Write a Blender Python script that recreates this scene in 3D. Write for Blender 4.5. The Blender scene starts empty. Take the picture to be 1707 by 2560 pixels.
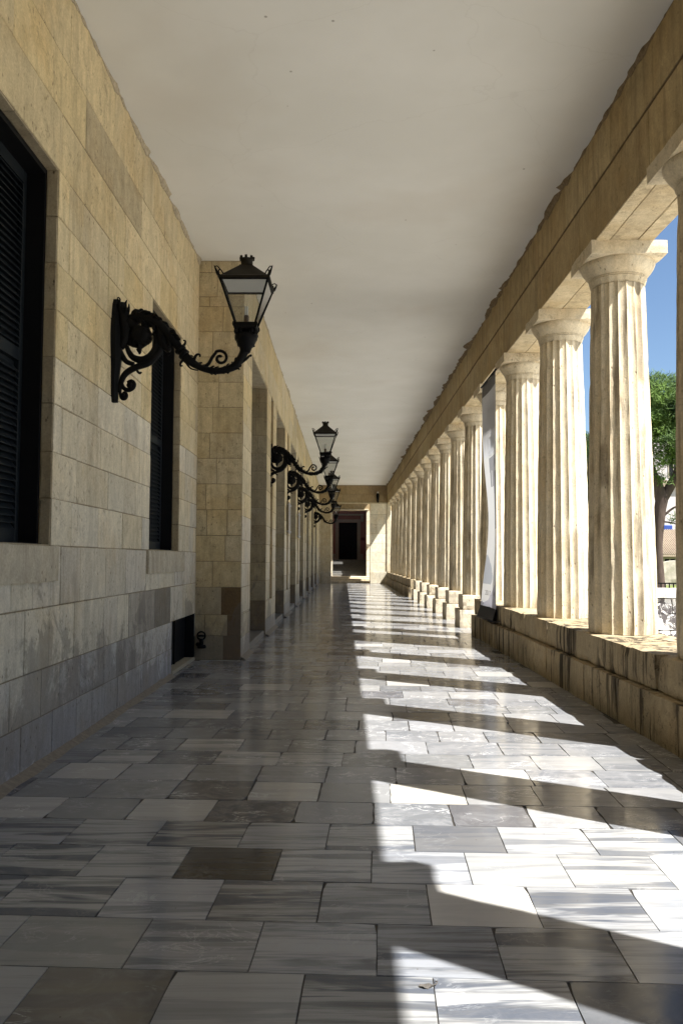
import bpy, bmesh, math, random
from mathutils import Vector, Matrix, noise
C = bpy.context.scene.collection
R = math.radians
rnd = random.Random(7)

# ---------------------------------------------------------------- camera
cam_d = bpy.data.cameras.new("camera"); cam = bpy.data.objects.new("camera", cam_d); C.objects.link(cam)
cam_d.sensor_fit = 'VERTICAL'; cam_d.sensor_height = 36; cam_d.lens = 29.14
cam_d.clip_start = 0.05; cam_d.clip_end = 3000
PITCH, YAW, ROLL = 0.0566, 0.0029, 0.0037
F = Vector((-math.sin(YAW)*math.cos(PITCH), math.cos(YAW)*math.cos(PITCH), math.sin(PITCH)))
RT = Vector((math.cos(YAW), math.sin(YAW), 0)); UP = RT.cross(F)
Rv = RT*math.cos(ROLL)+UP*math.sin(ROLL); Uv = UP*math.cos(ROLL)-RT*math.sin(ROLL)
M = Matrix((Rv, Uv, -F)).transposed().to_4x4(); M.translation = Vector((0, 0, 1.4))
cam.matrix_world = M
bpy.context.scene.camera = cam

# ---------------------------------------------------------------- light
SUN_AZ, SUN_EL = 0.577, R(53.2)
sun_dir = Vector((math.cos(SUN_AZ)*math.cos(SUN_EL), -math.sin(SUN_AZ)*math.cos(SUN_EL), math.sin(SUN_EL)))
w = bpy.data.worlds.new("World"); bpy.context.scene.world = w; w.use_nodes = True
wn = w.node_tree.nodes; wl = w.node_tree.links
sky = wn.new('ShaderNodeTexSky'); sky.sky_type = 'NISHITA'; sky.sun_disc = False
sky.sun_elevation = SUN_EL; sky.sun_rotation = math.atan2(sun_dir.x, sun_dir.y)
sky.air_density = 1.0; sky.dust_density = 0.3; sky.ozone_density = 3.5
bg = wn['Background']; bg.inputs[1].default_value = 0.056
wl.new(sky.outputs[0], bg.inputs[0])
sd = bpy.data.lights.new("sun", 'SUN'); sd.energy = 5.0; sd.angle = R(0.5); sd.color = (1, 0.985, 0.95)
so = bpy.data.objects.new("sun", sd); C.objects.link(so)
so.rotation_euler = sun_dir.to_track_quat('Z', 'Y').to_euler()
vs = bpy.context.scene.view_settings
vs.view_transform = 'Standard'; vs.look = 'None'; vs.gamma = 1; vs.exposure = 1.52
bpy.context.scene.cycles.max_bounces = 10
bpy.context.scene.cycles.diffuse_bounces = 6

# ---------------------------------------------------------------- materials
def newmat(name):
    m = bpy.data.materials.new(name); m.use_nodes = True
    n = m.node_tree.nodes; l = m.node_tree.links
    return m, n, l, n['Principled BSDF']
def mth(n, l, op, a, b=None, c=None, clamp=False):
    x = n.new('ShaderNodeMath'); x.operation = op; x.use_clamp = clamp
    for i, v in enumerate((a, b, c)):
        if v is None: continue
        if isinstance(v, (int, float)): x.inputs[i].default_value = v
        else: l.new(v, x.inputs[i])
    return x.outputs[0]
def mixc(n, l, f, a, b, mode='MIX'):
    x = n.new('ShaderNodeMix'); x.data_type = 'RGBA'; x.blend_type = mode
    for s, v in ((0, f), (6, a), (7, b)):
        if isinstance(v, (int, float)): x.inputs[s].default_value = v
        elif isinstance(v, tuple): x.inputs[s].default_value = (*v, 1)
        else: l.new(v, x.inputs[s])
    return x.outputs[2]
def ntex(n, l, vec, scale, detail=5, rough=0.6, dist=0.0):
    x = n.new('ShaderNodeTexNoise'); x.inputs['Scale'].default_value = scale
    x.inputs['Detail'].default_value = detail; x.inputs['Roughness'].default_value = rough
    x.inputs['Distortion'].default_value = dist
    l.new(vec, x.inputs['Vector']); return x.outputs['Fac']
def vmap(n, l, vec, scale=(1, 1, 1)):
    x = n.new('ShaderNodeMapping'); x.inputs['Scale'].default_value = scale
    l.new(vec, x.inputs['Vector']); return x.outputs[0]
def ramp(n, l, f, p0, p1, a=0.0, b=1.0):
    x = n.new('ShaderNodeMapRange'); x.interpolation_type = 'SMOOTHSTEP'
    for i, v in zip((1, 2, 3, 4), (p0, p1, a, b)): x.inputs[i].default_value = v
    l.new(f, x.inputs[0]); return x.outputs[0]
def vadd(n, l, a, b):
    x = n.new('ShaderNodeVectorMath'); x.operation = 'ADD'; l.new(a, x.inputs[0]); l.new(b, x.inputs[1]); return x.outputs[0]
def bump(n, l, h, bsdf, strength, dist, prev=None):
    x = n.new('ShaderNodeBump'); x.inputs['Strength'].default_value = strength; x.inputs['Distance'].default_value = dist
    l.new(h, x.inputs['Height'])
    if prev: l.new(prev, x.inputs['Normal'])
    if bsdf: l.new(x.outputs[0], bsdf.inputs['Normal'])
    return x.outputs[0]

def stone(name, base=None, stain=0.5, streak=0.5, pits=0.5, staincol=(0.07, 0.05, 0.03), rough=0.85, perobj=False, bumpd=0.006, damp=0.0, st0=0.47):
    """weathered limestone: per-block tint (attribute) or base colour, mottling, rain streaks, pits"""
    m, n, l, b = newmat(name)
    geo = n.new('ShaderNodeTexCoord'); vec = geo.outputs['Object']
    oi = n.new('ShaderNodeObjectInfo')
    if perobj:
        s = n.new('ShaderNodeVectorMath'); s.operation = 'SCALE'; s.inputs[0].default_value = (37, 11, 53)
        l.new(oi.outputs['Random'], s.inputs[3]); vec = vadd(n, l, vec, s.outputs[0])
    if base is None:
        a = n.new('ShaderNodeAttribute'); a.attribute_name = 'tint'; col = a.outputs['Color']
        s = n.new('ShaderNodeVectorMath'); s.operation = 'SCALE'; s.inputs[3].default_value = 19
        l.new(col, s.inputs[0]); vec2 = vadd(n, l, vec, s.outputs[0])
    else:
        r = n.new('ShaderNodeRGB'); r.outputs[0].default_value = (*base, 1); col = r.outputs[0]; vec2 = vec
    big = ntex(n, l, vec, 1.3, 4, 0.6, 0.4)
    mid = ntex(n, l, vmap(n, l, vec2, (1, 1, 0.6)), 9, 8, 0.72, 0.3)
    fine = ntex(n, l, vec, 60, 4, 0.7)
    f = mth(n, l, 'MULTIPLY_ADD', mid, 1.0, 0.5)
    f = mth(n, l, 'MULTIPLY', f, mth(n, l, 'MULTIPLY_ADD', fine, 0.8, 0.6))
    v = n.new('ShaderNodeVectorMath'); v.operation = 'SCALE'; l.new(col, v.inputs[0]); l.new(f, v.inputs[3]); col = v.outputs[0]
    # ochre patina in large patches
    pat = ramp(n, l, big, 0.45, 0.68)
    col = mixc(n, l, mth(n, l, 'MULTIPLY', pat, 0.3), col, (0.83, 0.66, 0.40), 'MULTIPLY')
    # rain streaks: long in z
    st = ntex(n, l, vmap(n, l, vec, (9, 9, 0.55)), 1.0, 5, 0.7, 0.2)
    sm = mth(n, l, 'MULTIPLY', ramp(n, l, st, st0, st0+0.13), ramp(n, l, ntex(n, l, vmap(n, l, vec, (1, 1, 0.5)), 1.4, 4, 0.6), 0.40, 0.54))
    if perobj:
        sm = mth(n, l, 'MULTIPLY', sm, mth(n, l, 'MULTIPLY_ADD', oi.outputs['Random'], 1.0, 0.12))
    col = mixc(n, l, mth(n, l, 'MULTIPLY', sm, streak, None, True), col, staincol)
    # blotchy lichen/dirt
    bl = mth(n, l, 'MULTIPLY', ramp(n, l, ntex(n, l, vec2, 14, 7, 0.78, 0.5), 0.52, 0.64), ramp(n, l, ntex(n, l, vec, 2.3, 3, 0.6), 0.46, 0.60))
    col = mixc(n, l, mth(n, l, 'MULTIPLY', bl, stain), col, staincol)
    if damp:
        sx = n.new('ShaderNodeSeparateXYZ'); l.new(vec, sx.inputs[0])
        dn = mth(n, l, 'SUBTRACT', ntex(n, l, vmap(n, l, vec, (1.3, 1.3, 1.0)), 1.3, 7, 0.72, 0.9), mth(n, l, 'MULTIPLY', mth(n, l, 'SUBTRACT', sx.outputs[2], 0.6), 0.22))
        col = mixc(n, l, mth(n, l, 'MULTIPLY', ramp(n, l, dn, 0.47, 0.54), damp), col, (0.15, 0.13, 0.11))
    # pits
    vo = n.new('ShaderNodeTexVoronoi'); vo.inputs['Scale'].default_value = 20; vo.inputs['Randomness'].default_value = 1
    l.new(vmap(n, l, vec, (1, 1, 0.55)), vo.inputs['Vector'])
    pm = mth(n, l, 'MULTIPLY', ramp(n, l, vo.outputs['Distance'], 0.06, 0.2, 1, 0), ramp(n, l, ntex(n, l, vec2, 4, 3), 0.44, 0.58))
    col = mixc(n, l, mth(n, l, 'MULTIPLY', pm, pits), col, (0.09, 0.06, 0.035))
    l.new(col, b.inputs['Base Color']); b.inputs['Roughness'].default_value = rough
    b.inputs['Specular IOR Level'].default_value = 0.25
    h = mth(n, l, 'SUBTRACT', mth(n, l, 'ADD', mth(n, l, 'MULTIPLY', mid, 0.8), mth(n, l, 'MULTIPLY', fine, 0.45)), mth(n, l, 'MULTIPLY', pm, 1.1))
    bump(n, l, h, b, 0.7, bumpd)
    return m

MAT = {}
MAT['wall'] = stone('wall_limestone', None, 0.5, 0.2, 0.75, (0.12, 0.09, 0.06), damp=0.5)
MAT['endwall'] = stone('pale_end_wall_limestone', None, 0.45, 0.1, 0.7, (0.14, 0.10, 0.06))
MAT['parapet'] = stone('parapet_limestone', (0.40, 0.32, 0.20), 0.7, 0.95, 0.6, (0.045, 0.033, 0.02), bumpd=0.01, st0=0.445)
MAT['beam'] = stone('beam_limestone', None, 0.4, 0.3, 0.5, (0.09, 0.06, 0.03))
MAT['column'] = stone('column_limestone', (0.63, 0.54, 0.385), 0.3, 0.65, 0.6, (0.085, 0.055, 0.028), perobj=True, bumpd=0.008)
MAT['capital'] = stone('capital_limestone', (0.58, 0.50, 0.36), 0.55, 0.0, 0.6, (0.10, 0.07, 0.04), perobj=True, bumpd=0.008)
MAT['pedestal'] = stone('pedestal_limestone', (0.58, 0.5, 0.37), 0.7, 0.5, 0.8, (0.08, 0.06, 0.04), perobj=True, bumpd=0.012)
MAT['pale'] = stone('pale_weathered_stone', (0.55, 0.52, 0.47), 1.0, 0.1, 0.6, (0.05, 0.05, 0.05), bumpd=0.01)

def plain(name, col, rough=0.6, metal=0.0, nscale=8, var=0.25, bd=0.0, spec=0.5, stretch=(1, 1, 1)):
    m, n, l, b = newmat(name)
    tc = n.new('ShaderNodeTexCoord'); v = vmap(n, l, tc.outputs['Object'], stretch)
    f = ntex(n, l, v, nscale, 5, 0.65)
    col_ = mixc(n, l, mth(n, l, 'MULTIPLY_ADD', f, 1.6, -0.3, True), tuple(c*(1-var) for c in col), tuple(min(1, c*(1+var)) for c in col))
    l.new(col_, b.inputs['Base Color']); b.inputs['Roughness'].default_value = rough
    b.inputs['Metallic'].default_value = metal; b.inputs['Specular IOR Level'].default_value = spec
    if bd: bump(n, l, f, b, 0.6, bd)
    return m
MAT['iron'] = plain('black_wrought_iron', (0.0035, 0.0035, 0.004), 0.6, 0.0, 30, 0.4, 0.002, 0.12)
MAT['roofiron'] = plain('lantern_roof_metal', (0.016, 0.013, 0.008), 0.6, 0.0, 20, 0.3, 0, 0.15)
MAT['shutter'] = plain('dark_green_shutter_paint', (0.005, 0.008, 0.011), 0.55, 0.0, 6, 0.35, 0.001, 0.3)
MAT['black'] = plain('black_painted_wood', (0.004, 0.004, 0.005), 0.6, 0, 6, 0.3, 0, 0.2)
MAT['mortar'] = plain('mortar_fillet', (0.22, 0.19, 0.15), 0.95, 0, 25, 0.35, 0.01, 0.2)
MAT['plasteredge'] = plain('broken_plaster', (0.42, 0.36, 0.26), 0.95, 0, 22, 0.5, 0.012, 0.2)
MAT['plasteredge_dark'] = plain('dark_plaster_edge', (0.24, 0.18, 0.11), 0.95, 0, 22, 0.6, 0.012, 0.2)  # darker plaster tone for the ragged edge above the beam
MAT['pink'] = plain('pink_render', (0.28, 0.14, 0.105), 0.9, 0, 2, 0.15, 0.003, 0.2)
MAT['trim'] = plain('grey_stone_trim', (0.34, 0.30, 0.22), 0.85, 0, 8, 0.15, 0.003, 0.2)
MAT['step'] = plain('grey_stone_steps', (0.13, 0.125, 0.115), 0.6, 0, 10, 0.25, 0.003)
MAT['bulb'] = plain('frosted_bulb', (0.75, 0.75, 0.74), 0.4, 0, 5, 0.03)
MAT['socket'] = plain('brown_socket', (0.10, 0.06, 0.035), 0.5, 0, 5, 0.1)
MAT['banner_black'] = plain('black_hem', (0.02, 0.018, 0.018), 0.7, 0, 20, 0.2)
MAT['text_white'] = plain('banner_lettering_white', (0.62, 0.62, 0.63), 0.6, 0, 5, 0.03)
MAT['text_grey'] = plain('banner_lettering_grey', (0.33, 0.31, 0.30), 0.6, 0, 5, 0.03)
MAT['bark'] = plain('pine_bark', (0.085, 0.06, 0.05), 0.95, 0, 6, 0.5, 0.03, 0.1, (1, 1, 0.25))
MAT['rooftile'] = plain('pale_roof_tiles', (0.42, 0.33, 0.24), 0.9, 0, 6, 0.35, 0.03, 0.2)
MAT['rubble'] = plain('rubble_stone', (0.42, 0.37, 0.30), 0.95, 0, 3, 0.3, 0.05, 0.2)
MAT['facade'] = plain('pale_render', (0.55, 0.50, 0.47), 0.9, 0, 1, 0.12, 0, 0.2)
MAT['facade_pink'] = plain('salmon_render', (0.50, 0.27, 0.22), 0.9, 0, 1, 0.12, 0, 0.2)
MAT['grass'] = plain('dry_grass', (0.16, 0.19, 0.06), 0.95, 0, 3, 0.4, 0.02, 0.1)
MAT['blue'] = plain('blue_tarpaulin', (0.02, 0.06, 0.28), 0.7, 0, 3, 0.2)
MAT['leafdry'] = plain('dry_leaf', (0.09, 0.08, 0.07), 0.8, 0, 20, 0.3)
MAT['plaque'] = plain('plaque_face', (0.16, 0.15, 0.17), 0.4, 0, 40, 0.7)
MAT['steel'] = plain('steel_standoff', (0.5, 0.5, 0.5), 0.35, 0.8, 10, 0.1)
MAT['redsign'] = plain('dark_red_sign', (0.10, 0.015, 0.012), 0.6, 0, 10, 0.1)

def glassmat():
    m, n, l, b = newmat('lantern_glass')
    tr = n.new('ShaderNodeBsdfTransparent'); tr.inputs[0].default_value = (0.86, 0.87, 0.86, 1)
    gl = n.new('ShaderNodeBsdfGlossy'); gl.inputs['Roughness'].default_value = 0.08; gl.inputs[0].default_value = (0.9, 0.9, 0.9, 1)
    df = n.new('ShaderNodeBsdfDiffuse'); df.inputs[0].default_value = (0.35, 0.34, 0.32, 1)
    fr = n.new('ShaderNodeFresnel'); fr.inputs[0].default_value = 1.45
    m1 = n.new('ShaderNodeMixShader'); m1.inputs[0].default_value = 0.10
    l.new(tr.outputs[0], m1.inputs[1]); l.new(df.outputs[0], m1.inputs[2])
    m2 = n.new('ShaderNodeMixShader'); l.new(fr.outputs[0], m2.inputs[0]); l.new(m1.outputs[0], m2.inputs[1]); l.new(gl.outputs[0], m2.inputs[2])
    l.new(m2.outputs[0], n['Material Output'].inputs[0]); return m
MAT['glass'] = glassmat()

def ceilmat():
    m, n, l, b = newmat('ceiling_plaster')
    tc = n.new('ShaderNodeTexCoord'); v = tc.outputs['Object']
    col = mixc(n, l, ramp(n, l, ntex(n, l, v, 0.7, 4, 0.6), 0.35, 0.7), (0.76, 0.755, 0.72), (0.81, 0.805, 0.775))
    col = mixc(n, l, mth(n, l, 'MULTIPLY', ramp(n, l, ntex(n, l, v, 0.45, 4, 0.5, 0.3), 0.54, 0.7), 0.3), col, (0.68, 0.64, 0.58))
    vo = n.new('ShaderNodeTexVoronoi'); vo.inputs['Scale'].default_value = 2.6; l.new(v, vo.inputs['Vector'])
    sp = mth(n, l, 'MULTIPLY', ramp(n, l, vo.outputs['Distance'], 0.02, 0.045, 1, 0), ramp(n, l, ntex(n, l, v, 3, 2), 0.42, 0.48))
    col = mixc(n, l, mth(n, l, 'MULTIPLY', sp, 0.6), col, (0.15, 0.12, 0.09))
    # hairline cracks
    cr = n.new('ShaderNodeTexVoronoi'); cr.feature = 'DISTANCE_TO_EDGE'; cr.inputs['Scale'].default_value = 0.35
    wv = n.new('ShaderNodeVectorMath'); wv.operation = 'SCALE'; wv.inputs[3].default_value = 0.5
    nn = n.new('ShaderNodeTexNoise'); nn.inputs['Scale'].default_value = 2; nn.inputs['Detail'].default_value = 6; l.new(v, nn.inputs['Vector'])
    l.new(nn.outputs['Color'], wv.inputs[0]); l.new(vadd(n, l, v, wv.outputs[0]), cr.inputs['Vector'])
    col = mixc(n, l, mth(n, l, 'MULTIPLY', ramp(n, l, cr.outputs['Distance'], 0.0, 0.003, 1, 0), 0.07), col, (0.3, 0.26, 0.2))
    l.new(col, b.inputs['Base Color']); b.inputs['Roughness'].default_value = 0.9; b.inputs['Specular IOR Level'].default_value = 0.2
    bump(n, l, ntex(n, l, vmap(n, l, v, (1.6, 0.7, 1)), 1.3, 3, 0.5), b, 0.3, 0.012)
    return m
MAT['ceiling'] = ceilmat()

def floormat():
    m, n, l, b = newmat('marble_floor')
    tc = n.new('ShaderNodeTexCoord'); a = n.new('ShaderNodeAttribute'); a.attribute_name = 'tint'
    k = n.new('ShaderNodeAttribute'); k.attribute_name = 'kind'
    sep = n.new('ShaderNodeSeparateColor'); l.new(k.outputs['Color'], sep.inputs[0])
    streaky, veined, rn = sep.outputs
    off = n.new('ShaderNodeCombineXYZ'); l.new(mth(n, l, 'MULTIPLY', rn, 91), off.inputs[0]); l.new(mth(n, l, 'MULTIPLY', rn, 57), off.inputs[1]); l.new(mth(n, l, 'MULTIPLY', rn, 31), off.inputs[2])
    v = vadd(n, l, tc.outputs['Object'], off.outputs[0])
    col = a.outputs['Color']
    # grey bands running across
    s1 = ntex(n, l, vmap(n, l, v, (0.9, 8, 1)), 1.0, 4, 0.6, 0.7)
    s2 = ntex(n, l, vmap(n, l, v, (1.6, 34, 1)), 1.0, 5, 0.7, 0.25)
    band = ramp(n, l, s1, 0.48, 0.58)
    thin = ramp(n, l, s2, 0.46, 0.66)
    col = mixc(n, l, mth(n, l, 'MULTIPLY', mth(n, l, 'MULTIPLY', band, streaky), 0.9), col, (0.062, 0.072, 0.095))
    col = mixc(n, l, mth(n, l, 'MULTIPLY', mth(n, l, 'MULTIPLY', thin, streaky), 0.75), col, (0.115, 0.117, 0.12))
    # clouding and white veins
    cl = ntex(n, l, v, 5, 7, 0.7, 1.2)
    col = mixc(n, l, mth(n, l, 'MULTIPLY', ramp(n, l, cl, 0.42, 0.7), mth(n, l, 'MULTIPLY', veined, 0.5)), col, (0.36, 0.36, 0.37))
    ve = ntex(n, l, vmap(n, l, v, (1, 2.2, 1)), 2.6, 8, 0.65, 1.8)
    vm = ramp(n, l, mth(n, l, 'ABSOLUTE', mth(n, l, 'SUBTRACT', ve, 0.5)), 0.0, 0.022, 1, 0)
    vm = mth(n, l, 'MULTIPLY', vm, ramp(n, l, ntex(n, l, v, 3.5, 2), 0.48, 0.62))
    col = mixc(n, l, mth(n, l, 'MULTIPLY', vm, mth(n, l, 'MULTIPLY', veined, 0.85)), col, (0.66, 0.66, 0.66))
    # warm dirt and small pits
    di = ntex(n, l, tc.outputs['Object'], 2.2, 6, 0.7, 0.5)
    col = mixc(n, l, mth(n, l, 'MULTIPLY', ramp(n, l, di, 0.55, 0.8), 0.2), col, (0.20, 0.15, 0.09))
    vo = n.new('ShaderNodeTexVoronoi'); vo.inputs['Scale'].default_value = 16; l.new(v, vo.inputs['Vector'])
    sp = mth(n, l, 'MULTIPLY', ramp(n, l, vo.outputs['Distance'], 0.03, 0.08, 1, 0), ramp(n, l, ntex(n, l, v, 6, 2), 0.56, 0.62))
    col = mixc(n, l, mth(n, l, 'MULTIPLY', sp, 0.7), col, (0.06, 0.045, 0.035))
    l.new(col, b.inputs['Base Color'])
    rg = ramp(n, l, ntex(n, l, tc.outputs['Object'], 7, 5, 0.7), 0.3, 0.75, 0.10, 0.24)
    l.new(rg, b.inputs['Roughness']); b.inputs['Specular IOR Level'].default_value = 0.2
    h = mth(n, l, 'SUBTRACT', mth(n, l, 'MULTIPLY', ntex(n, l, v, 3.0, 4, 0.5), 1.0), mth(n, l, 'MULTIPLY', sp, 0.5))
    bump(n, l, h, b, 0.35, 0.004)
    return m
MAT['floor'] = floormat()
MAT['grout'] = plain('dark_grout', (0.035, 0.03, 0.025), 0.95, 0, 20, 0.3)

def groundmat():
    m, n, l, b = newmat('dusty_ground')
    tc = n.new('ShaderNodeTexCoord'); v = tc.outputs['Object']
    col = mixc(n, l, ramp(n, l, ntex(n, l, v, 0.25, 6, 0.7), 0.35, 0.65), (0.56, 0.53, 0.47), (0.64, 0.61, 0.54))
    col = mixc(n, l, mth(n, l, 'MULTIPLY', ramp(n, l, ntex(n, l, v, 9, 4, 0.7), 0.5, 0.7), 0.3), col, (0.22, 0.19, 0.14))
    l.new(col, b.inputs['Base Color']); b.inputs['Roughness'].default_value = 0.95
    bump(n, l, ntex(n, l, v, 20, 4), b, 0.5, 0.02); return m
MAT['ground'] = groundmat()

def foliage(name, c0, c1):
    m, n, l, b = newmat(name)
    a = n.new('ShaderNodeAttribute'); a.attribute_name = 'tint'
    sp = n.new('ShaderNodeSeparateColor'); l.new(a.outputs['Color'], sp.inputs[0])
    col = mixc(n, l, sp.outputs[0], c0, c1); l.new(col, b.inputs['Base Color']); b.inputs['Roughness'].default_value = 0.7
    tl = n.new('ShaderNodeBsdfTranslucent'); l.new(col, tl.inputs[0])
    mx = n.new('ShaderNodeMixShader'); mx.inputs[0].default_value = 0.35
    l.new(b.outputs[0], mx.inputs[1]); l.new(tl.outputs[0], mx.inputs[2]); l.new(mx.outputs[0], n['Material Output'].inputs[0]); return m
MAT['pine'] = foliage('pine_needles', (0.025, 0.06, 0.012), (0.17, 0.27, 0.045))
MAT['darkpine'] = foliage('dark_evergreen_needles', (0.02, 0.045, 0.015), (0.05, 0.09, 0.025))

# ---------------------------------------------------------------- helpers
class MB:
    def __init__(s): s.bm = bmesh.new(); s.col = s.bm.loops.layers.float_color.new('tint'); s.kind = None
    def face(s, pts, col=(0.5, 0.5, 0.5), mi=0, smooth=False):
        try: f = s.bm.faces.new([s.bm.verts.new(p) for p in pts])
        except ValueError: return None
        f.material_index = mi; f.smooth = smooth
        for lp in f.loops: lp[s.col] = (*col, 1)
        return f
    def grid(s, P, closeu=False, col=(0.5, 0.5, 0.5), mi=0, smooth=True):
        """P[i][j] grid of points"""
        V = [[s.bm.verts.new(p) for p in row] for row in P]
        nu = len(V[0])
        for i in range(len(V)-1):
            for j in range(nu if closeu else nu-1):
                k = (j+1) % nu
                f = s.bm.faces.new((V[i][j], V[i][k], V[i+1][k], V[i+1][j])); f.smooth = smooth; f.material_index = mi
                for lp in f.loops: lp[s.col] = (*col, 1)
        return V
    def cap(s, ring, mi=0):
        f = s.bm.faces.new(ring); f.material_index = mi
        return f
    def box(s, x0, x1, y0, y1, z0, z1, col=(0.5, 0.5, 0.5), mi=0, bevel=0.0):
        g = bmesh.ops.create_cube(s.bm, size=1)
        vs_ = g['verts']
        for v in vs_: v.co = Vector(((x0+x1)/2+v.co.x*(x1-x0), (y0+y1)/2+v.co.y*(y1-y0), (z0+z1)/2+v.co.z*(z1-z0)))
        fs = {f for v in vs_ for f in v.link_faces}
        for f in fs:
            f.material_index = mi
            for lp in f.loops: lp[s.col] = (*col, 1)
        if bevel:
            es = list({e for v in vs_ for e in v.link_edges})
            bmesh.ops.bevel(s.bm, geom=es, offset=bevel, segments=1, affect='EDGES', profile=0.5)
        return vs_
    def rough(s, x0, x1, y0, y1, z0, z1, amp=0.006, step=0.09, chip=0.018, seed=0, mi=0):
        """a hewn block: subdivided box with worn, chipped edges"""
        dims = (x1-x0, y1-y0, z1-z0); nn = [max(2, int(d/step)) for d in dims]
        tmp = {}
        def vert(i, j, k):
            key = (i, j, k)
            if key in tmp: return tmp[key]
            p = Vector((x0+dims[0]*i/nn[0], y0+dims[1]*j/nn[1], z0+dims[2]*k/nn[2]))
            ext = sum(1 for a, b_ in ((i, nn[0]), (j, nn[1]), (k, nn[2])) if a in (0, b_))
            q = p*7+Vector((seed*3.1, seed*1.7, 0))
            d = noise.noise_vector(q)*amp
            cc = Vector(((x0+x1)/2, (y0+y1)/2, (z0+z1)/2))
            if ext >= 2:
                c_ = chip*(0.35+max(0, noise.noise(q*0.8+Vector((5, 5, 5))))*2.2)
                for ax, (a, b_) in enumerate(((i, nn[0]), (j, nn[1]), (k, nn[2]))):
                    if a == 0: d[ax] += c_*0.6
                    elif a == b_: d[ax] -= c_*0.6
            tmp[key] = s.bm.verts.new(p+d); return tmp[key]
        def q4(a, b_, c_, d_):
            f = s.bm.faces.new((vert(*a), vert(*b_), vert(*c_), vert(*d_))); f.smooth = False; f.material_index = mi
            for lp in f.loops: lp[s.col] = (0.5, 0.5, 0.5, 1)
        X, Y, Z = nn
        for i in range(X):
            for j in range(Y):
                q4((i, j, 0), (i, j+1, 0), (i+1, j+1, 0), (i+1, j, 0)); q4((i, j, Z), (i+1, j, Z), (i+1, j+1, Z), (i, j+1, Z))
        for i in range(X):
            for k in range(Z):
                q4((i, 0, k), (i+1, 0, k), (i+1, 0, k+1), (i, 0, k+1)); q4((i, Y, k), (i, Y, k+1), (i+1, Y, k+1), (i+1, Y, k))
        for j in range(Y):
            for k in range(Z):
                q4((0, j, k), (0, j, k+1), (0, j+1, k+1), (0, j+1, k)); q4((X, j, k), (X, j+1, k), (X, j+1, k+1), (X, j, k+1))
    def tube(s, pts, rad, n=8, smooth=True, sub=4, cap=True):
        pts = [Vector(p) for p in pts]
        if isinstance(rad, (int, float)): rad = [rad]*len(pts)
        if sub > 1 and len(pts) > 2:
            np_, nr = [], []
            for i in range(len(pts)-1):
                p0 = pts[max(0, i-1)]; p1 = pts[i]; p2 = pts[i+1]; p3 = pts[min(len(pts)-1, i+2)]
                for k in range(sub):
                    t = k/sub
                    np_.append(0.5*((2*p1)+(p2-p0)*t+(2*p0-5*p1+4*p2-p3)*t*t+(3*p1-p0-3*p2+p3)*t**3))
                    nr.append(rad[i]*(1-t)+rad[i+1]*t)
            np_.append(pts[-1]); nr.append(rad[-1]); pts, rad = np_, nr
        rings = []; nrm = None
        for i, p in enumerate(pts):
            t = (pts[min(i+1, len(pts)-1)]-pts[max(0, i-1)])
            if t.length < 1e-9: t = Vector((0, 0, 1))
            t.normalize()
            if nrm is None:
                nrm = t.orthogonal().normalized()
            nrm = (nrm-t*nrm.dot(t)); nrm = nrm.normalized() if nrm.length > 1e-6 else t.orthogonal().normalized()
            bn = t.cross(nrm)
            rings.append([p+(nrm*math.cos(2*math.pi*k/n)+bn*math.sin(2*math.pi*k/n))*rad[i] for k in range(n)])
        V = s.grid(rings, True, smooth=smooth)
        if cap:
            s.cap(V[0][::-1]); s.cap(V[-1])
        return s
    def lathe(s, prof, c=(0, 0, 0), n=16, smooth=True):
        V = s.grid([[Vector((c[0]+r*math.cos(2*math.pi*k/n), c[1]+r*math.sin(2*math.pi*k/n), c[2]+z)) for k in range(n)] for r, z in prof], True, smooth=smooth)
        s.cap(V[0][::-1]); s.cap(V[-1]); return s
    def build(s, name, mats, parent=None, loc=(0, 0, 0), fixn=True):
        if fixn: bmesh.ops.recalc_face_normals(s.bm, faces=s.bm.faces)
        me = bpy.data.meshes.new(name); s.bm.to_mesh(me); s.bm.free()
        for m in (mats if isinstance(mats, (list, tuple)) else [mats]): me.materials.append(m)
        o = bpy.data.objects.new(name, me); C.objects.link(o); o.location = loc
        if parent: o.parent = parent
        return o
def empty(name, loc=(0, 0, 0)):
    o = bpy.data.objects.new(name, None); C.objects.link(o); o.location = loc; o.empty_display_size = 0.2; return o
def tag(o, label=None, cat=None, group=None, kind=None):
    if label: o['label'] = label
    if cat: o['category'] = cat; o['kind'] = 'thing'
    if group: o['group'] = group
    if kind: o['kind'] = kind
    return o
def copy_tree(o, parent=None):
    c = o.copy(); C.objects.link(c)
    if parent: c.parent = parent
    for ch in list(o.children): copy_tree(ch, c)
    return c

def jit(c, s=0.08, r=rnd):
    k = 1+r.uniform(-s, s); y = r.uniform(-s, s)*0.4
    return (c[0]*k*(1+y*0.3), c[1]*k, c[2]*k*(1-y))

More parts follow.
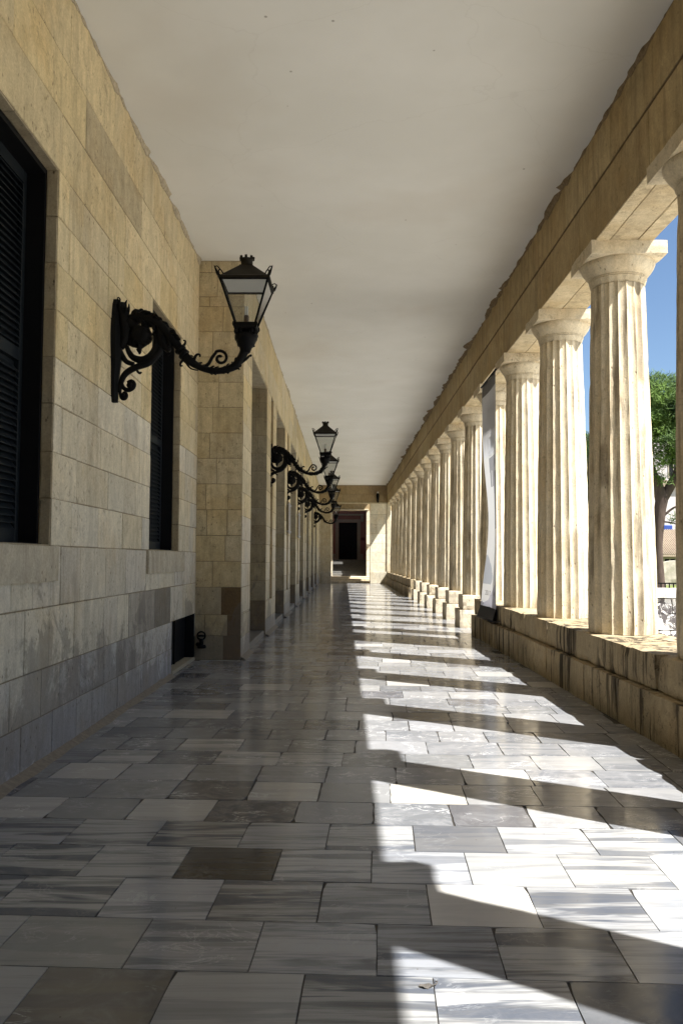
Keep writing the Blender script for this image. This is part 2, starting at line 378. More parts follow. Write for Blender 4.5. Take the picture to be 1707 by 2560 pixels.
def ashlar(mb, O, U, V, N, w, courses, openings=(), wmin=0.3, wmax=0.75, tint=None, gap=0.006, depth=0.006, u0=0.0, mortar=(0.24, 0.19, 0.12), seed=1, edge=0.0015):
    r = random.Random(seed); O, U, V, N = Vector(O), Vector(U), Vector(V), Vector(N)
    cs = sorted(set(list(courses)+[z for o in openings for z in (o[2], o[3]) if courses[0] < z < courses[-1]]))
    cs = [c for i, c in enumerate(cs) if i == 0 or c-cs[i-1] > 0.012]
    P = lambda u, v, d: O+U*u+V*v+N*d
    for a, b in zip(cs[:-1], cs[1:]):
        free = [(u0, w)]
        for (p, q_, z0, z1) in openings:
            if z0 < b-1e-3 and z1 > a+1e-3:
                nf = []
                for (x, y) in free:
                    if q_ <= x or p >= y: nf.append((x, y)); continue
                    if p > x: nf.append((x, p))
                    if q_ < y: nf.append((q_, y))
                free = nf
        for (x, y) in free:
            mb.face([P(x, a, 0), P(y, a, 0), P(y, b, 0), P(x, b, 0)], mortar)
            cuts = [x]; c = x+r.uniform(wmin*0.5, wmax)
            while c < y-wmin*0.6: cuts.append(c); c += r.uniform(wmin, wmax)
            cuts.append(y)
            for c0, c1 in zip(cuts[:-1], cuts[1:]):
                g = gap/2*r.uniform(0.3, 1.7); i0, i1, j0, j1 = c0+g, c1-g, a+g, b-g
                if i1-i0 < 0.01 or j1-j0 < 0.01: continue
                col = tint((c0+c1)/2, (a+b)/2, r) if tint else (0.5, 0.43, 0.3)
                nx = max(1, int((i1-i0)/0.13)); ny = max(1, int((j1-j0)/0.13))
                ring = [(i0+(i1-i0)*k/nx, j0) for k in range(nx)]+[(i1, j0+(j1-j0)*k/ny) for k in range(ny)]+[(i1-(i1-i0)*k/nx, j1) for k in range(nx)]+[(i0, j1-(j1-j0)*k/ny) for k in range(ny)]
                cu, cv = (i0+i1)/2, (j0+j1)/2; e = 0.004; dd = depth*r.uniform(0.6, 1.4)
                inner = []; outer = []
                for (u, v) in ring:
                    ju, jv = r.gauss(0, edge), r.gauss(0, edge)
                    ch = e+(r.random() < 0.08)*r.uniform(0.002, 0.009)
                    iu = min(max(u, i0+ch), i1-ch)+ju*0.5; iv = min(max(v, j0+ch), j1-ch)+jv*0.5
                    inner.append(mb.bm.verts.new(P(iu, iv, dd))); outer.append(mb.bm.verts.new(P(u, v, 0.0005)))
                fs = [mb.bm.faces.new(inner)]
                m_ = len(ring)
                for k in range(m_): fs.append(mb.bm.faces.new((outer[k], outer[(k+1) % m_], inner[(k+1) % m_], inner[k])))
                for f in fs:
                    for lp in f.loops: lp[mb.col] = (*col, 1)

CEIL = 5.62
XL, X2, X2END, YP = -2.06, -1.42, 47.34, 11.55
WARM = (0.60, 0.49, 0.29); MID = (0.585, 0.50, 0.345); GREY = (0.50, 0.45, 0.37); VIO = (0.44, 0.415, 0.385); BROWN = (0.125, 0.10, 0.065)
def lerp(a, b, t): return tuple(x*(1-t)+y*t for x, y in zip(a, b))

# ---------------------------------------------------------------- floor
E1 = Vector((math.cos(R(2.6)), -math.sin(R(2.6)), 0)); E2 = Vector((math.sin(R(2.6)), math.cos(R(2.6)), 0))
def build_floor():
    mb = MB(); kd = mb.bm.loops.layers.float_color.new('kind')
    r = random.Random(3)
    mb.box(-2.5, 3.3, -12.3, 51.0, -0.3, -0.004, mi=1)
    known = {-3: None}
    rows = {2.875-0.403: [-1.134, -0.698, -0.256, 0.173, 0.615], 2.875: [-1.369, -0.885, -0.45, -0.015, 0.42, 0.852], 3.272: [-1.117, -0.68, -0.248, 0.194, 0.617, 1.052],
            3.677: [-1.346, -0.917, -0.475, -0.044, 0.395, 0.829, 1.265], 4.075: [-1.578, -1.141, -0.696, -0.27, 0.164, 0.602, 1.037],
            4.469: [-1.823, -1.38, -0.942, -0.471, -0.041, 0.382, 0.807, 1.204], 4.862: [-1.726, -1.253, -0.787, -0.366, 0.052, 0.496, 0.921]}
    vs_ = []
    v = 2.875-0.403-0.4*36
    edges = [v+0.4*i for i in range(36)]+[2.472, 2.875, 3.272, 3.677, 4.075, 4.469, 4.862, 5.271, 5.68]
    while edges[-1] < 51: edges.append(edges[-1]+0.407+r.uniform(-0.02, 0.02))
    prev = r.random()
    for a, b in zip(edges[:-1], edges[1:]):
        key = min(rows, key=lambda t: abs(t-a)) if min(abs(t-a) for t in rows) < 0.01 else None
        if key is not None:
            js = list(rows[key])
            while js[0] > -6: js.insert(0, js[0]-0.44-r.uniform(-0.01, 0.02))
            while js[-1] < 6: js.append(js[-1]+0.44+r.uniform(-0.01, 0.01))
        else:
            prev = (prev+r.uniform(0.35, 0.65)) % 1; js = [-7+prev*0.44]
            while js[-1] < 6: js.append(js[-1]+(0.44+r.uniform(-0.015, 0.015) if a < 6 else r.uniform(0.36, 0.6)))
        for c, d in zip(js[:-1], js[1:]):
            ctr = E1*(c+d)/2+E2*(a+b)/2
            lim = 2.5 if ctr.y < 15.3 else 3.25
            if ctr.x < -2.45 or ctr.x > lim or ctr.y > 50.9 or ctr.y < -12: continue
            light = a < 4.46
            x = (c+d)/2; t = r.random()
            if light:
                col = jit(lerp((0.29, 0.294, 0.30), (0.35, 0.353, 0.357), r.random()), 0.1, r); st, ve = r.choice([1, 1, .8, .6, .3]), r.choice([0, .2, .4])
                if t < 0.06: col, st, ve = (0.13, 0.13, 0.135), .5, .1
                if abs(a-3.677) < .01 and -0.917 < x < -0.475: col, st, ve = (0.035, 0.035, 0.038), .4, .1
                if abs(a-3.677) < .01 and x > 1.265 and x < 1.7: col, st, ve = (0.58, 0.57, 0.55), 0, 0
                if abs(a-3.272) < .01 and 0.19 < x < .62: col, st, ve = (0.50, 0.48, 0.45), 0.1, 0.1
                if abs(a-2.472) < .01 and -1.134 < x < -.7: col, st, ve = (0.17, 0.158, 0.135), .25, .5
                if abs(a-2.472) < .01 and x > .6: col, st, ve = (0.10, 0.105, 0.115), 0, .2
                if abs(a-2.875) < .01 and -1.37 < x < -.885: col, st, ve = (0.27, 0.27, 0.26), .25, .3
                if abs(a-2.875) < .01 and -0.02 < x < .42: col, st, ve = (0.25, 0.26, 0.28), 1, .2
                if abs(a-2.875) < .01 and x > .85: col, st, ve = (0.36, 0.36, 0.36), .6, .2
            else:
                far_ = min(1, max(0, (ctr.y-7)/8))
                col = jit(lerp(lerp((0.15, 0.155, 0.165), (0.19, 0.187, 0.182), far_), (0.30, 0.30, 0.305), r.random()), 0.08, r)
                if t < 0.05: col = jit((0.42, 0.41, 0.39), 0.05, r)
                elif t < 0.14: col = jit((0.10, 0.10, 0.11), 0.1, r)
                st, ve = r.choice([0, .2, .5]), r.choice([.4, .8, 1])
                if abs(a-4.862) < .01 and -0.0 < x < .5: col, ve = (0.52, 0.49, 0.43), .2
            g = 0.0015*r.uniform(0.5, 1.6) if light else 0.0030*r.uniform(0.3, 2.0)
            jt = 0.0009 if light else 0.003
            u0_, u1_, w0_, w1_ = c+g, d-g, a+g, b-g
            ring = []
            nn = 5
            for k in range(nn): ring.append((u0_+(u1_-u0_)*k/nn, w0_))
            for k in range(nn): ring.append((u1_, w0_+(w1_-w0_)*k/nn))
            for k in range(nn): ring.append((u1_-(u1_-u0_)*k/nn, w1_))
            for k in range(nn): ring.append((u0_, w1_-(w1_-w0_)*k/nn))
            tz = (r.gauss(0, 0.0009), r.gauss(0, 0.0009))
            P = []; Q = []
            for i, (p, q_) in enumerate(ring):
                corner = i % nn == 0
                cx_ = (r.uniform(0.003, 0.012) if corner and r.random() < (0.15 if light else .45) else 0)
                pu = p+r.uniform(-jt, jt)+(cx_ if p < x else -cx_); pv = q_+r.uniform(-jt, jt)+(cx_ if q_ < (a+b)/2 else -cx_)
                z = tz[0]*(p-x)+tz[1]*(q_-(a+b)/2)*1.5
                e_ = 0.001; iu = pu+(e_ if p < x-.18 else -e_ if p > x+.18 else 0); iv = pv+(e_ if q_ < w0_+.01 else -e_ if q_ > w1_-.01 else 0)
                P.append(mb.bm.verts.new(E1*iu+E2*iv+Vector((0, 0, z)))); Q.append(mb.bm.verts.new(E1*pu+E2*pv+Vector((0, 0, -0.0045))))
            f_ = [mb.bm.faces.new(P)]
            for k in range(len(P)): f_.append(mb.bm.faces.new((Q[k], Q[(k+1) % len(P)], P[(k+1) % len(P)], P[k])))
            rv = r.random()
            for f in f_:
                for lp in f.loops: lp[mb.col] = (*col, 1); lp[kd] = (st, ve, rv, 1)
    o = mb.build('floor', [MAT['floor'], MAT['grout']], fixn=False)
    tag(o, kind='structure')
build_floor()

# ---------------------------------------------------------------- ceiling
mb = MB(); mb.box(-3.0, 3.35, -12.4, 47.94, CEIL, CEIL+0.7); mb.box(-3.0, 2.0, 47.941, 50.95, CEIL, CEIL+0.5); tag(mb.build('ceiling', MAT['ceiling']), kind='structure')

def ragged(name, xw, sx, y0, y1, mat, parent, amp=0.05, drop=0.06, seed=0.0, step=0.05):
    """broken plaster where wall meets ceiling; xw wall plane, sx = direction into the room"""
    mb = MB(); rowsP = []
    y = y0
    while y <= y1:
        n1 = noise.noise(Vector((y*0.9, seed, 0))); n2 = noise.noise(Vector((y*4.0, seed, 9))); n3 = noise.noise(Vector((y*13, seed, 4)))
        saw = ((y*0.83+n1) % 1.0)
        sp = amp*(0.2+1.1*saw*max(0, 0.35+n1*1.4)+0.35*n2+0.12*n3); dr = drop*(0.6+0.9*n2+0.3*n3+0.5*n1)
        sp = max(0.004, sp); dr = max(0.006, dr)
        rowsP.append([Vector((xw, y, CEIL-dr-0.004)), Vector((xw+sx*(0.012+0.2*sp), y, CEIL-dr)), Vector((xw+sx*sp*0.75, y, CEIL-dr*0.45)), Vector((xw+sx*sp, y, CEIL+0.002))])
        y += step
    mb.grid(rowsP, smooth=False)
    return mb.build(name, mat, parent)

# ---------------------------------------------------------------- near left wall
def tint_left(u, v, r):
    y = u-12.0
    if v > 4.63: c = lerp(WARM, MID, r.random()*0.5)
    elif v > 2.8: c = lerp(WARM, MID, r.random())
    elif v > 1.4: c = lerp(MID, (0.57, 0.52, 0.42), r.random())
    elif v > 0.64: c = lerp((0.58, 0.52, 0.40), GREY, r.random())
    elif v > 0.32: c = lerp(GREY, VIO, r.random())
    else: c = lerp(VIO, (0.40, 0.38, 0.37), r.random())
    if 8.0 < y < 10.2 and 0.62 < v < 1.1: c = lerp(c, (0.16, 0.14, 0.12), r.uniform(.3, .85))
    if 6.0 < y < 9.8 and 0.3 < v < 0.64: c = lerp(c, (0.17, 0.14, 0.11), r.uniform(0, .6))
    if r.random() < 0.07: c = lerp(c, BROWN, 0.3)
    return jit(c, 0.09, r)
WINS = [(-9.37, -7.79), (-4.84, -3.26), (-0.31, 1.27), (4.22, 5.82), (8.75, 10.33)]
LW = tag(empty('wall', (XL, 4, 0)), 'cream limestone block wall with tall dark shuttered windows, on the left', 'wall')
mb = MB()
mb_off = Vector((0, 0, 0))
opens = [(a+12, b+12, 1.486, 4.19) for a, b in WINS]+[(10.0+12, 11.5+12, 0.0, 0.64)]
COURS = [0, .32, .64, 1.06, 1.486, 1.82, 2.15, 2.495, 2.83, 3.17, 3.51, 3.85, 4.19, 4.63, 5.06, 5.62]
ashlar(mb, (XL, -12, 0), (0, 1, 0), (0, 0, 1), (1, 0, 0), 12+YP, COURS[:2], [o for o in opens if o[2] < .5], 0.3, 0.62, tint_left, seed=11, gap=.008)
ashlar(mb, (XL, -12, 0), (0, 1, 0), (0, 0, 1), (1, 0, 0), 12+YP, COURS[1:13], opens, 0.3, 0.85, tint_left, seed=12)
ashlar(mb, (XL, -12, 0), (0, 1, 0), (0, 0, 1), (1, 0, 0), 12+YP, COURS[12:], [], 0.9, 1.9, tint_left, seed=13, gap=.007)
mb.box(XL-0.9, XL-0.34, -12.4, YP+.3, -0.2, CEIL+.1)
mb.box(XL-0.34, XL-0.02, YP-.045, YP+.3, -0.1, CEIL+.05)
def local(o, par): o.location = -par.location; o.parent = par; return o
local(mb.build('masonry', MAT['wall']), LW)
def jambquads(mb, x0, x1, ya, yb, za, zb, t, seed):
    """reveals between wall plane x0 and depth x1 (x1<x0)"""
    d = x0-x1
    ashlar(mb, (x0, yb, 0), (-1, 0, 0), (0, 0, 1), (0, -1, 0), d, [z for z in [za]+COURS+[zb] if za <= z <= zb], (), 5, 6, t, seed=seed, u0=0)
    ashlar(mb, (x1, ya, 0), (1, 0, 0), (0, 0, 1), (0, 1, 0), d, [za, (za+zb)/2, zb], (), 5, 6, t, seed=seed)
    ashlar(mb, (x1, ya, zb), (1, 0, 0), (0, 1, 0), (0, 0, -1), d, [0, (yb-ya)/2, yb-ya], (), 5, 6, t, seed=seed)
    ashlar(mb, (x1, ya, za), (1, 0, 0), (0, 1, 0), (0, 0, 1), d, [0, yb-ya], (), 5, 6, t, seed=seed)
for i, (a, b) in enumerate(WINS):
    if b < -2: pass
    fr = MB()
    fr.box(XL-.30, XL-.085, a-.03, a+.035, 1.47, 4.2); fr.box(XL-.30, XL-.085, b-.03, b+.03, 1.47, 4.2)
    fr.box(XL-.30, XL-.085, a+.035, b-.03, 4.15, 4.2); fr.box(XL-.30, XL-.05, a+.035, b-.03, 1.475, 1.50)
    w_ = local(fr.build('window', MAT['black']), LW); w_['label'] = 'tall window opening closed by dark louvred shutters'
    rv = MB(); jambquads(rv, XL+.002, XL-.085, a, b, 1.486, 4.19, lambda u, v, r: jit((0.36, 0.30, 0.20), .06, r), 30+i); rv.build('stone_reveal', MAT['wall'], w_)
    sh = MB(); ym = (a+b)/2; xs = XL-.235
    for (p, q_) in ((a+.035, ym-.004), (ym+.004, b-.03)):
        for (c, d) in ((p, p+.055), (q_-.055, q_)): sh.box(xs-.02, xs+.02, c, d, 1.50, 4.15, bevel=.003)
        for z in (1.50, 2.78, 4.06): sh.box(xs-.019, xs+.019, p+.055, q_-.055, z, z+.09)
        z = 1.60
        while z < 4.05:
            if not (2.74 < z < 2.88):
                sh.face([(xs+.018, p+.05, z-.004), (xs+.018, q_-.05, z-.004), (xs-.02, q_-.05, z+.045), (xs-.02, p+.05, z+.045)])
                sh.face([(xs+.018, p+.05, z-.010), (xs-.02, p+.05, z+.039), (xs-.02, q_-.05, z+.039), (xs+.018, q_-.05, z-.010)])
                sh.face([(xs+.018, p+.05, z-.010), (xs+.018, q_-.05, z-.010), (xs+.018, q_-.05, z-.004), (xs+.018, p+.05, z-.004)])
            z += .048
        sh.box(xs-.022, xs-.0205, p+.05, q_-.05, 1.55, 4.1)
    sh.build('shutter', MAT['shutter'], w_)
    si = MB(); si.rough(XL-.05, XL+.035, a-.11, b+.27 if i == 4 else b+.09, 1.235, 1.484, .003, .08, .007, i); s_ = si.build('sill', MAT['wall'], w_)
    ca = s_.data.color_attributes['tint']
    for d in ca.data: d.color = (0.43, 0.38, 0.29, 1)
# cellar hatch at the foot of the wall
h = MB(); h.box(XL-.16, XL-.12, 10.0, 11.5, 0.0, .66); h.box(XL-.12, XL-.02, 9.99, 10.02, .0, .66); h.box(XL-.12, XL-.1, 10.7, 10.74, 0.03, .63); h.box(XL-.12, XL+.004, 11.47, 11.545, .0, .64)
ha = local(h.build('hatch', MAT['black']), LW)
h = MB(); h.box(XL-.13, XL+.02, 10.02, 11.5, 0.0, .045, bevel=.008); h.build('threshold', MAT['trim'], ha)
ragged('plaster_edge', XL, 1, -12, YP, MAT['plasteredge'], None, .08, .08, 1.3).name = 'plaster_edge'
o = bpy.data.objects['plaster_edge']; local(o, LW)
fil = MB(); P = []
y = -12.0
while y < 10.0:
    a_ = .045+.02*noise.noise(Vector((y*3, 0, 0))); P.append([Vector((XL+.0, y, .035+.012*noise.noise(Vector((y*4, 3, 0))))), Vector((XL+.03, y, .02)), Vector((XL+.03+a_, y, .0005))]); y += .08
fil.grid(P); local(fil.build('mortar_fillet', MAT['mortar']), LW)

# ---------------------------------------------------------------- arcade wall beyond the pilaster
def tint_arc(u, v, r):
    c = lerp(WARM, MID, r.random()) if v > 2 else lerp(MID, GREY, r.random()*0.7)
    if v < .3: c = lerp(GREY, VIO, r.random()*.5)
    if r.random() < .08: c = lerp(c, BROWN, .25)
    return jit(c, .08, r)
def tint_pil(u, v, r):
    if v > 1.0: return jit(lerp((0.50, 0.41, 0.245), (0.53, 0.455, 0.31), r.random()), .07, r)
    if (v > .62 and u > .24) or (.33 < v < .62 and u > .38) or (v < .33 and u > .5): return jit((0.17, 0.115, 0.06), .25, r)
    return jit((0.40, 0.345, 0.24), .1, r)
AW = tag(empty('wall', (X2, YP, 0)), 'limestone wall with pilaster and row of tall doorways beyond the shuttered windows', 'wall')
PIERS = [15.15+4.68*k for k in range(7)]
DOORS = [(p-2.57, p) for p in PIERS]
ZD = 4.54
mb = MB()
ops = [(a-YP, b-YP, 0.0, ZD) for a, b in DOORS]
nich = [(p+.78-YP, p+1.34-YP, .62, 4.56) for p in PIERS if p+2 < X2END]
AC = [0, .3, .64, 1.0, 1.33, 1.66, 2.0, 2.33, 2.66, 3.0, 3.33, 3.66, 4.0, 4.27]
ashlar(mb, (X2, YP, 0), (0, 1, 0), (0, 0, 1), (1, 0, 0), X2END-YP, AC+[4.60], ops+nich, .5, 1.1, tint_arc, seed=21)
ashlar(mb, (X2, YP, 0), (0, 1, 0), (0, 0, 1), (1, 0, 0), X2END-YP, [4.60, 5.07, CEIL], (), .9, 2.0, tint_arc, seed=22)
ashlar(mb, (XL, YP, 0), (1, 0, 0), (0, 0, 1), (0, -1, 0), X2-XL, [0, .33, .62, 1.0]+[1.0+.36*k for k in range(1, 12)]+[5.1, 5.45, CEIL], (), .24, .42, tint_pil, seed=23)
for p in PIERS:
    if p+2 > X2END: continue
    a, b = p+.78, p+1.34; xd = X2-.14
    ashlar(mb, (xd, a, 0), (0, 1, 0), (0, 0, 1), (1, 0, 0), b-a, [.62]+AC[3:]+[4.56], (), .6, .9, tint_arc, seed=24)
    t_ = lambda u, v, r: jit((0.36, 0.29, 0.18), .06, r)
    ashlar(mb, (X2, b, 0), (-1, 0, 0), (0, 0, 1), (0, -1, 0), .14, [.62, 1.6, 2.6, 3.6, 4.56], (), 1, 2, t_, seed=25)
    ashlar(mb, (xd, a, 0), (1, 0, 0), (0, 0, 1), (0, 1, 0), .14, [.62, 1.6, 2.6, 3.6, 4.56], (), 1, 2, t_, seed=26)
    mb.face([(X2, a, .62), (X2, b, .62), (xd, b, .62), (xd, a, .62)], (0.4, .35, .25)); mb.face([(X2, a, 4.56), (xd, a, 4.56), (xd, b, 4.56), (X2, b, 4.56)], (0.4, .35, .25))
mb.box(-3.0, -2.42, YP+.02, 50.9, -.2, CEIL+.1)
local(mb.build('masonry', MAT['wall']), AW)
for i, (a, b) in enumerate(DOORS):
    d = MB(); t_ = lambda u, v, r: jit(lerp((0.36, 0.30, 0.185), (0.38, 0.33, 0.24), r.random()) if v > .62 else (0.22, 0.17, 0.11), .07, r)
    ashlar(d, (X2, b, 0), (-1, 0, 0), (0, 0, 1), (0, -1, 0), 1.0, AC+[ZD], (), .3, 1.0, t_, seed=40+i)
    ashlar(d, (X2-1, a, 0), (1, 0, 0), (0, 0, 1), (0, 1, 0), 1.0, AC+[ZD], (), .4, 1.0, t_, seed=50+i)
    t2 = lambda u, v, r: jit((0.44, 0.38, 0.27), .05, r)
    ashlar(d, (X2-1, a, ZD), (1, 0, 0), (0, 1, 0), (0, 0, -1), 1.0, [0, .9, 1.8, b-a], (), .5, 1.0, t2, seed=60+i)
    dw = local(d.build('doorway', MAT['wall']), AW)
    d = MB(); d.box(X2-.9, X2-.84, a+.02, b-.02, 0.10, ZD-.02); d.box(X2-.84, X2-.8, (a+b)/2-.03, (a+b)/2+.03, .1, ZD-.02)
    for z in (.2, 1.6, 3.0):
        for c in (a+.2, (a+b)/2+.15): d.box(X2-.84, X2-.82, c, c+.95, z, z+1.2, bevel=.004)
    d.build('door', MAT['black'], dw)
    d = MB(); d.box(X2-.98, X2-.02, a+.01, b-.01, -.01, .10, bevel=.01); d.build('threshold', MAT['step'], dw)
rg = ragged('plaster_edge', X2, 1, YP, X2END, MAT['plasteredge'], None, .035, .05, 4.2); local(rg, AW)
fil = MB()
for (a, b) in [(YP, DOORS[0][0])]+[(PIERS[k], DOORS[k+1][0] if k < 6 else X2END) for k in range(7)]:
    P = []; y = a
    while y <= b: P.append([Vector((X2, y, .05)), Vector((X2+.03, y, .03+.01*noise.noise(Vector((y*5, 0, 0))))), Vector((X2+.075+.02*noise.noise(Vector((y*4, 1, 0))), y, .0005))]); y += .1
    fil = MB(); fil.grid(P); local(fil.build('mortar_fillet', MAT['mortar']), AW)
# black valve on the pilaster foot
v = empty('valve', (-1.95, YP, .27)); tag(v, 'small black round pipe valve low on the pilaster face beside the hatch', 'valve')
b_ = MB(); b_.tube([(-.06, -.005, -.05), (-.05, -.06, -.05), (0, -.09, -.05), (0, -.09, .03)], [.025, .028, .03, .03], 10); b_.lathe([(.0, -.03), (.055, -.03), (.06, -.01), (.05, .015), (0, .02)], (0.01, -.09, -.07), 14); b_.build('body', MAT['iron'], v)
b_ = MB(); b_.tube([(.0+.055*math.cos(t), -.09, .07+.055*math.sin(t)) for t in [k*math.pi/8 for k in range(17)]], .012, 6, sub=1); b_.box(-.05, .05, -.095, -.085, .064, .076); b_.lathe([(.0, -.012), (.045, -.012), (.045, .012), (0, .012)], (0, -.09, .07), 12); b_.build('handwheel', MAT['iron'], v)

# ---------------------------------------------------------------- entablature on the right
XB, XO, ZB = 2.48, 3.07, 4.586
def tint_beam(u, v, r): return jit(lerp((0.40, 0.30, 0.155), (0.45, 0.355, 0.20), r.random()), .07, r)
def tint_sof(u, v, r): return jit(lerp((0.50, 0.41, 0.26), (0.54, 0.46, 0.32), r.random()), .07, r)
EN = tag(empty('entablature', (XB, 4, ZB)), 'long stained limestone beam resting on the row of fluted columns', 'beam')
mb = MB(); YB0, YB1 = -12.4, 47.94
ashlar(mb, (XB+.014, YB0, ZB), (0, 1, 0), (0, 0, 1), (-1, 0, 0), YB1-YB0, [0, .525], (), 1.9, 2.5, tint_beam, seed=71, edge=.002)
ashlar(mb, (XB-.004, YB0, ZB), (0, 1, 0), (0, 0, 1), (-1, 0, 0), YB1-YB0, [.525, 1.034], (), 1.2, 2.3, tint_beam, seed=72, edge=.002)
mb.face([(XB+.014, YB0, ZB+.525), (XB-.004, YB0, ZB+.525), (XB-.004, YB1, ZB+.525), (XB+.014, YB1, ZB+.525)], (0.2, .14, .08))
ashlar(mb, (XB+.008, YB0, ZB), (1, 0, 0), (0, 1, 0), (0, 0, -1), XO-XB-.008, [0]+[.87+2.259*k for k in range(28)]+[YB1-YB0], (), .25, .33, tint_sof, seed=73)
mb.box(XB+.03, XO, YB0, YB1, ZB+.004, CEIL+.7, (0.45, .38, .26))
mb.box(XO-.05, XO+.3, YB0, YB1, CEIL+.25, CEIL+.72, (0.45, .38, .26))
local(mb.build('masonry', MAT['beam']), EN)
rg = ragged('plaster_edge', XB, -1, -12, 47.3, MAT['plasteredge_dark'], None, .10, .06, 7.7, .04); local(rg, EN)

# ---------------------------------------------------------------- columns
SIL, CX, CY0, SP = .665, 2.83, 8.47, 2.259
def column_parts():
    root = empty('column', (0, 0, 0))
    NF, SS = 20, 6; z0, z1 = 0.0, 4.205-SIL; H_ = z1-z0
    mb = MB(); P = []
    NR = 44
    for i in range(NR+1):
        t = i/NR; z = z0+H_*t; rr = .338-(.338-.268)*(t**1.35)
        row = []
        for k in range(NF*SS):
            a = 2*math.pi*(k/(NF*SS)); ph = (k % SS)/SS
            dep = .19*(2*math.pi*rr/NF)*math.sin(math.pi*ph)**0.8
            n_ = noise.noise(Vector((math.cos(a)*2.2, math.sin(a)*2.2, z*4)))*.0035+noise.noise(Vector((math.cos(a)*9, math.sin(a)*9, z*14)))*.0018
            ar = 0
            if k % SS == 0: ar = -.005*max(0, noise.noise(Vector((k*1.3, z*6, 2)))*2.2)
            if i == 0: ar -= .006
            r_ = rr-dep+n_+ar
            row.append(Vector((r_*math.cos(a), r_*math.sin(a), z)))
        P.append(row)
    V = mb.grid(P, True); mb.cap(V[-1])
    o = mb.build('shaft', MAT['column'], root); o.data.set_sharp_from_angle(angle=R(40))
    mb = MB(); P = []
    prof = [(.266, 0), (.262, .006), (.270, .012), (.278, .05), (.284, .065), (.278, .075), (.288, .082), (.282, .09), (.300, .11), (.332, .15), (.358, .19), (.372, .225), (.366, .244)]
    for r_, z in prof:
        row = []
        for k in range(80):
            a = 2*math.pi*k/80; fl = (.010*abs(math.sin(a*10)) if z < .06 else 0)
            n_ = noise.noise(Vector((math.cos(a)*3, math.sin(a)*3, z*9+3)))*.006
            row.append(Vector(((r_-fl+n_)*math.cos(a), (r_-fl+n_)*math.sin(a), 4.205-SIL+z)))
        P.append(row)
    V = mb.grid(P, True); mb.cap(V[-1])
    mb.build('echinus', MAT['capital'], root).data.set_sharp_from_angle(angle=R(50))
    mb = MB(); mb.rough(-.38, .38, -.38, .38, 4.446-SIL, 4.584-SIL, .005, .07, .012, 3)
    mb.build('abacus', MAT['capital'], root)
    return root
COLK = list(range(-4, 17))
proto = column_parts()
ordinal = ['nearest', 'second', 'third', 'fourth', 'fifth', 'sixth', 'seventh', 'eighth', 'ninth', 'tenth', 'eleventh', 'twelfth', 'thirteenth', 'fourteenth', 'fifteenth', 'sixteenth', 'seventeenth', 'eighteenth']
for i, k in enumerate(COLK):
    o = proto if i == 0 else copy_tree(proto)
    o.location = (CX, CY0+SP*k, SIL)
    for ch in o.children:
        if ch.name.split('.')[0] != 'abacus': ch.rotation_euler.z = R(18)*((k*7+5) % 20)
        else: ch.rotation_euler.z = R(90)*(k % 4)
    if k == -1: lab = 'cropped fluted column at the right edge of the photo'
    elif k == 0: lab = 'nearest fully visible fluted column, sunlit, with sky and pine on its right'
    elif k == 1: lab = 'second full fluted column from the right edge'
    elif k == 2: lab = 'fluted column just before the hanging grey banner, half sunlit'
    elif k == 3: lab = 'fluted column half hidden behind the grey banner'
    elif k == 4: lab = 'fluted column on the nearest freestanding pedestal, just past the banner'
    elif k <= 9: lab = 'fluted column on the %s freestanding pedestal past the banner' % ordinal[k-4]
    elif k <= 15: lab = 'fluted column, %s on the far low parapet past the pedestals' % ordinal[k-10]
    elif k == 16: lab = 'farthest fluted column, beside the end wall'
    else: lab = 'fluted column out of view behind the camera'
    tag(o, lab, 'column', 'fluted columns along the right side of the arcade')

# ---------------------------------------------------------------- parapets and pedestals
def parapet(y0, y1, label, seed):
    root = tag(empty('parapet', (CX, y0, 0)), label, 'wall')
    up = MB(); lo = MB(); r = random.Random(seed)
    y = y0; i = 0
    while y < y1-.05:
        L = min(r.uniform(.85, 1.25), y1-y); L = y1-y if y1-y-L < .4 else L
        up.rough(2.45+r.uniform(-.006, .006), 3.2, y+.003, y+L-.003, .372, SIL+r.uniform(-.004, .002), .005, .08, .022, seed+i); y += L; i += 1
    y = y0
    while y < y1-.05:
        L = min(r.uniform(.6, 1.0), y1-y); L = y1-y if y1-y-L < .35 else L
        lo.rough(2.385+r.uniform(-.004, .004), 3.28, y+.003, y+L-.003, -.05, .37, .004, .09, .014, seed+40+i); y += L; i += 1
    local(up.build('coping', MAT['parapet']), root); local(lo.build('base', MAT['parapet']), root)
    return root
parapet(-1.7, 15.63, 'near low stained parapet under the large columns at right', 5)
parapet(CY0+SP*10-.40, 47.34, 'far low parapet under the most distant columns, ending at end wall', 105)
def pedestal(seed):
    root = empty('pedestal'); a = MB(); a.rough(2.45-CX, 3.2-CX, -.37, .37, .372, SIL, .007, .07, .022, seed); a.build('cap_block', MAT['pedestal'], root)
    a = MB(); a.rough(2.38-CX, 3.26-CX, -.40, .40, -.05, .37, .008, .07, .028, seed+9); a.build('base_block', MAT['pedestal'], root); return root
for i, k in enumerate(range(4, 10)):
    o = pedestal(200+i*7); o.location = (CX, CY0+SP*k, 0)
    tag(o, ('%s freestanding two-block stone pedestal past the banner' % ordinal[i]).replace('nearest', 'nearest and largest').replace('second', 'second nearest').replace('sixth', 'farthest'), 'pedestal', 'pedestals between the two parapets')

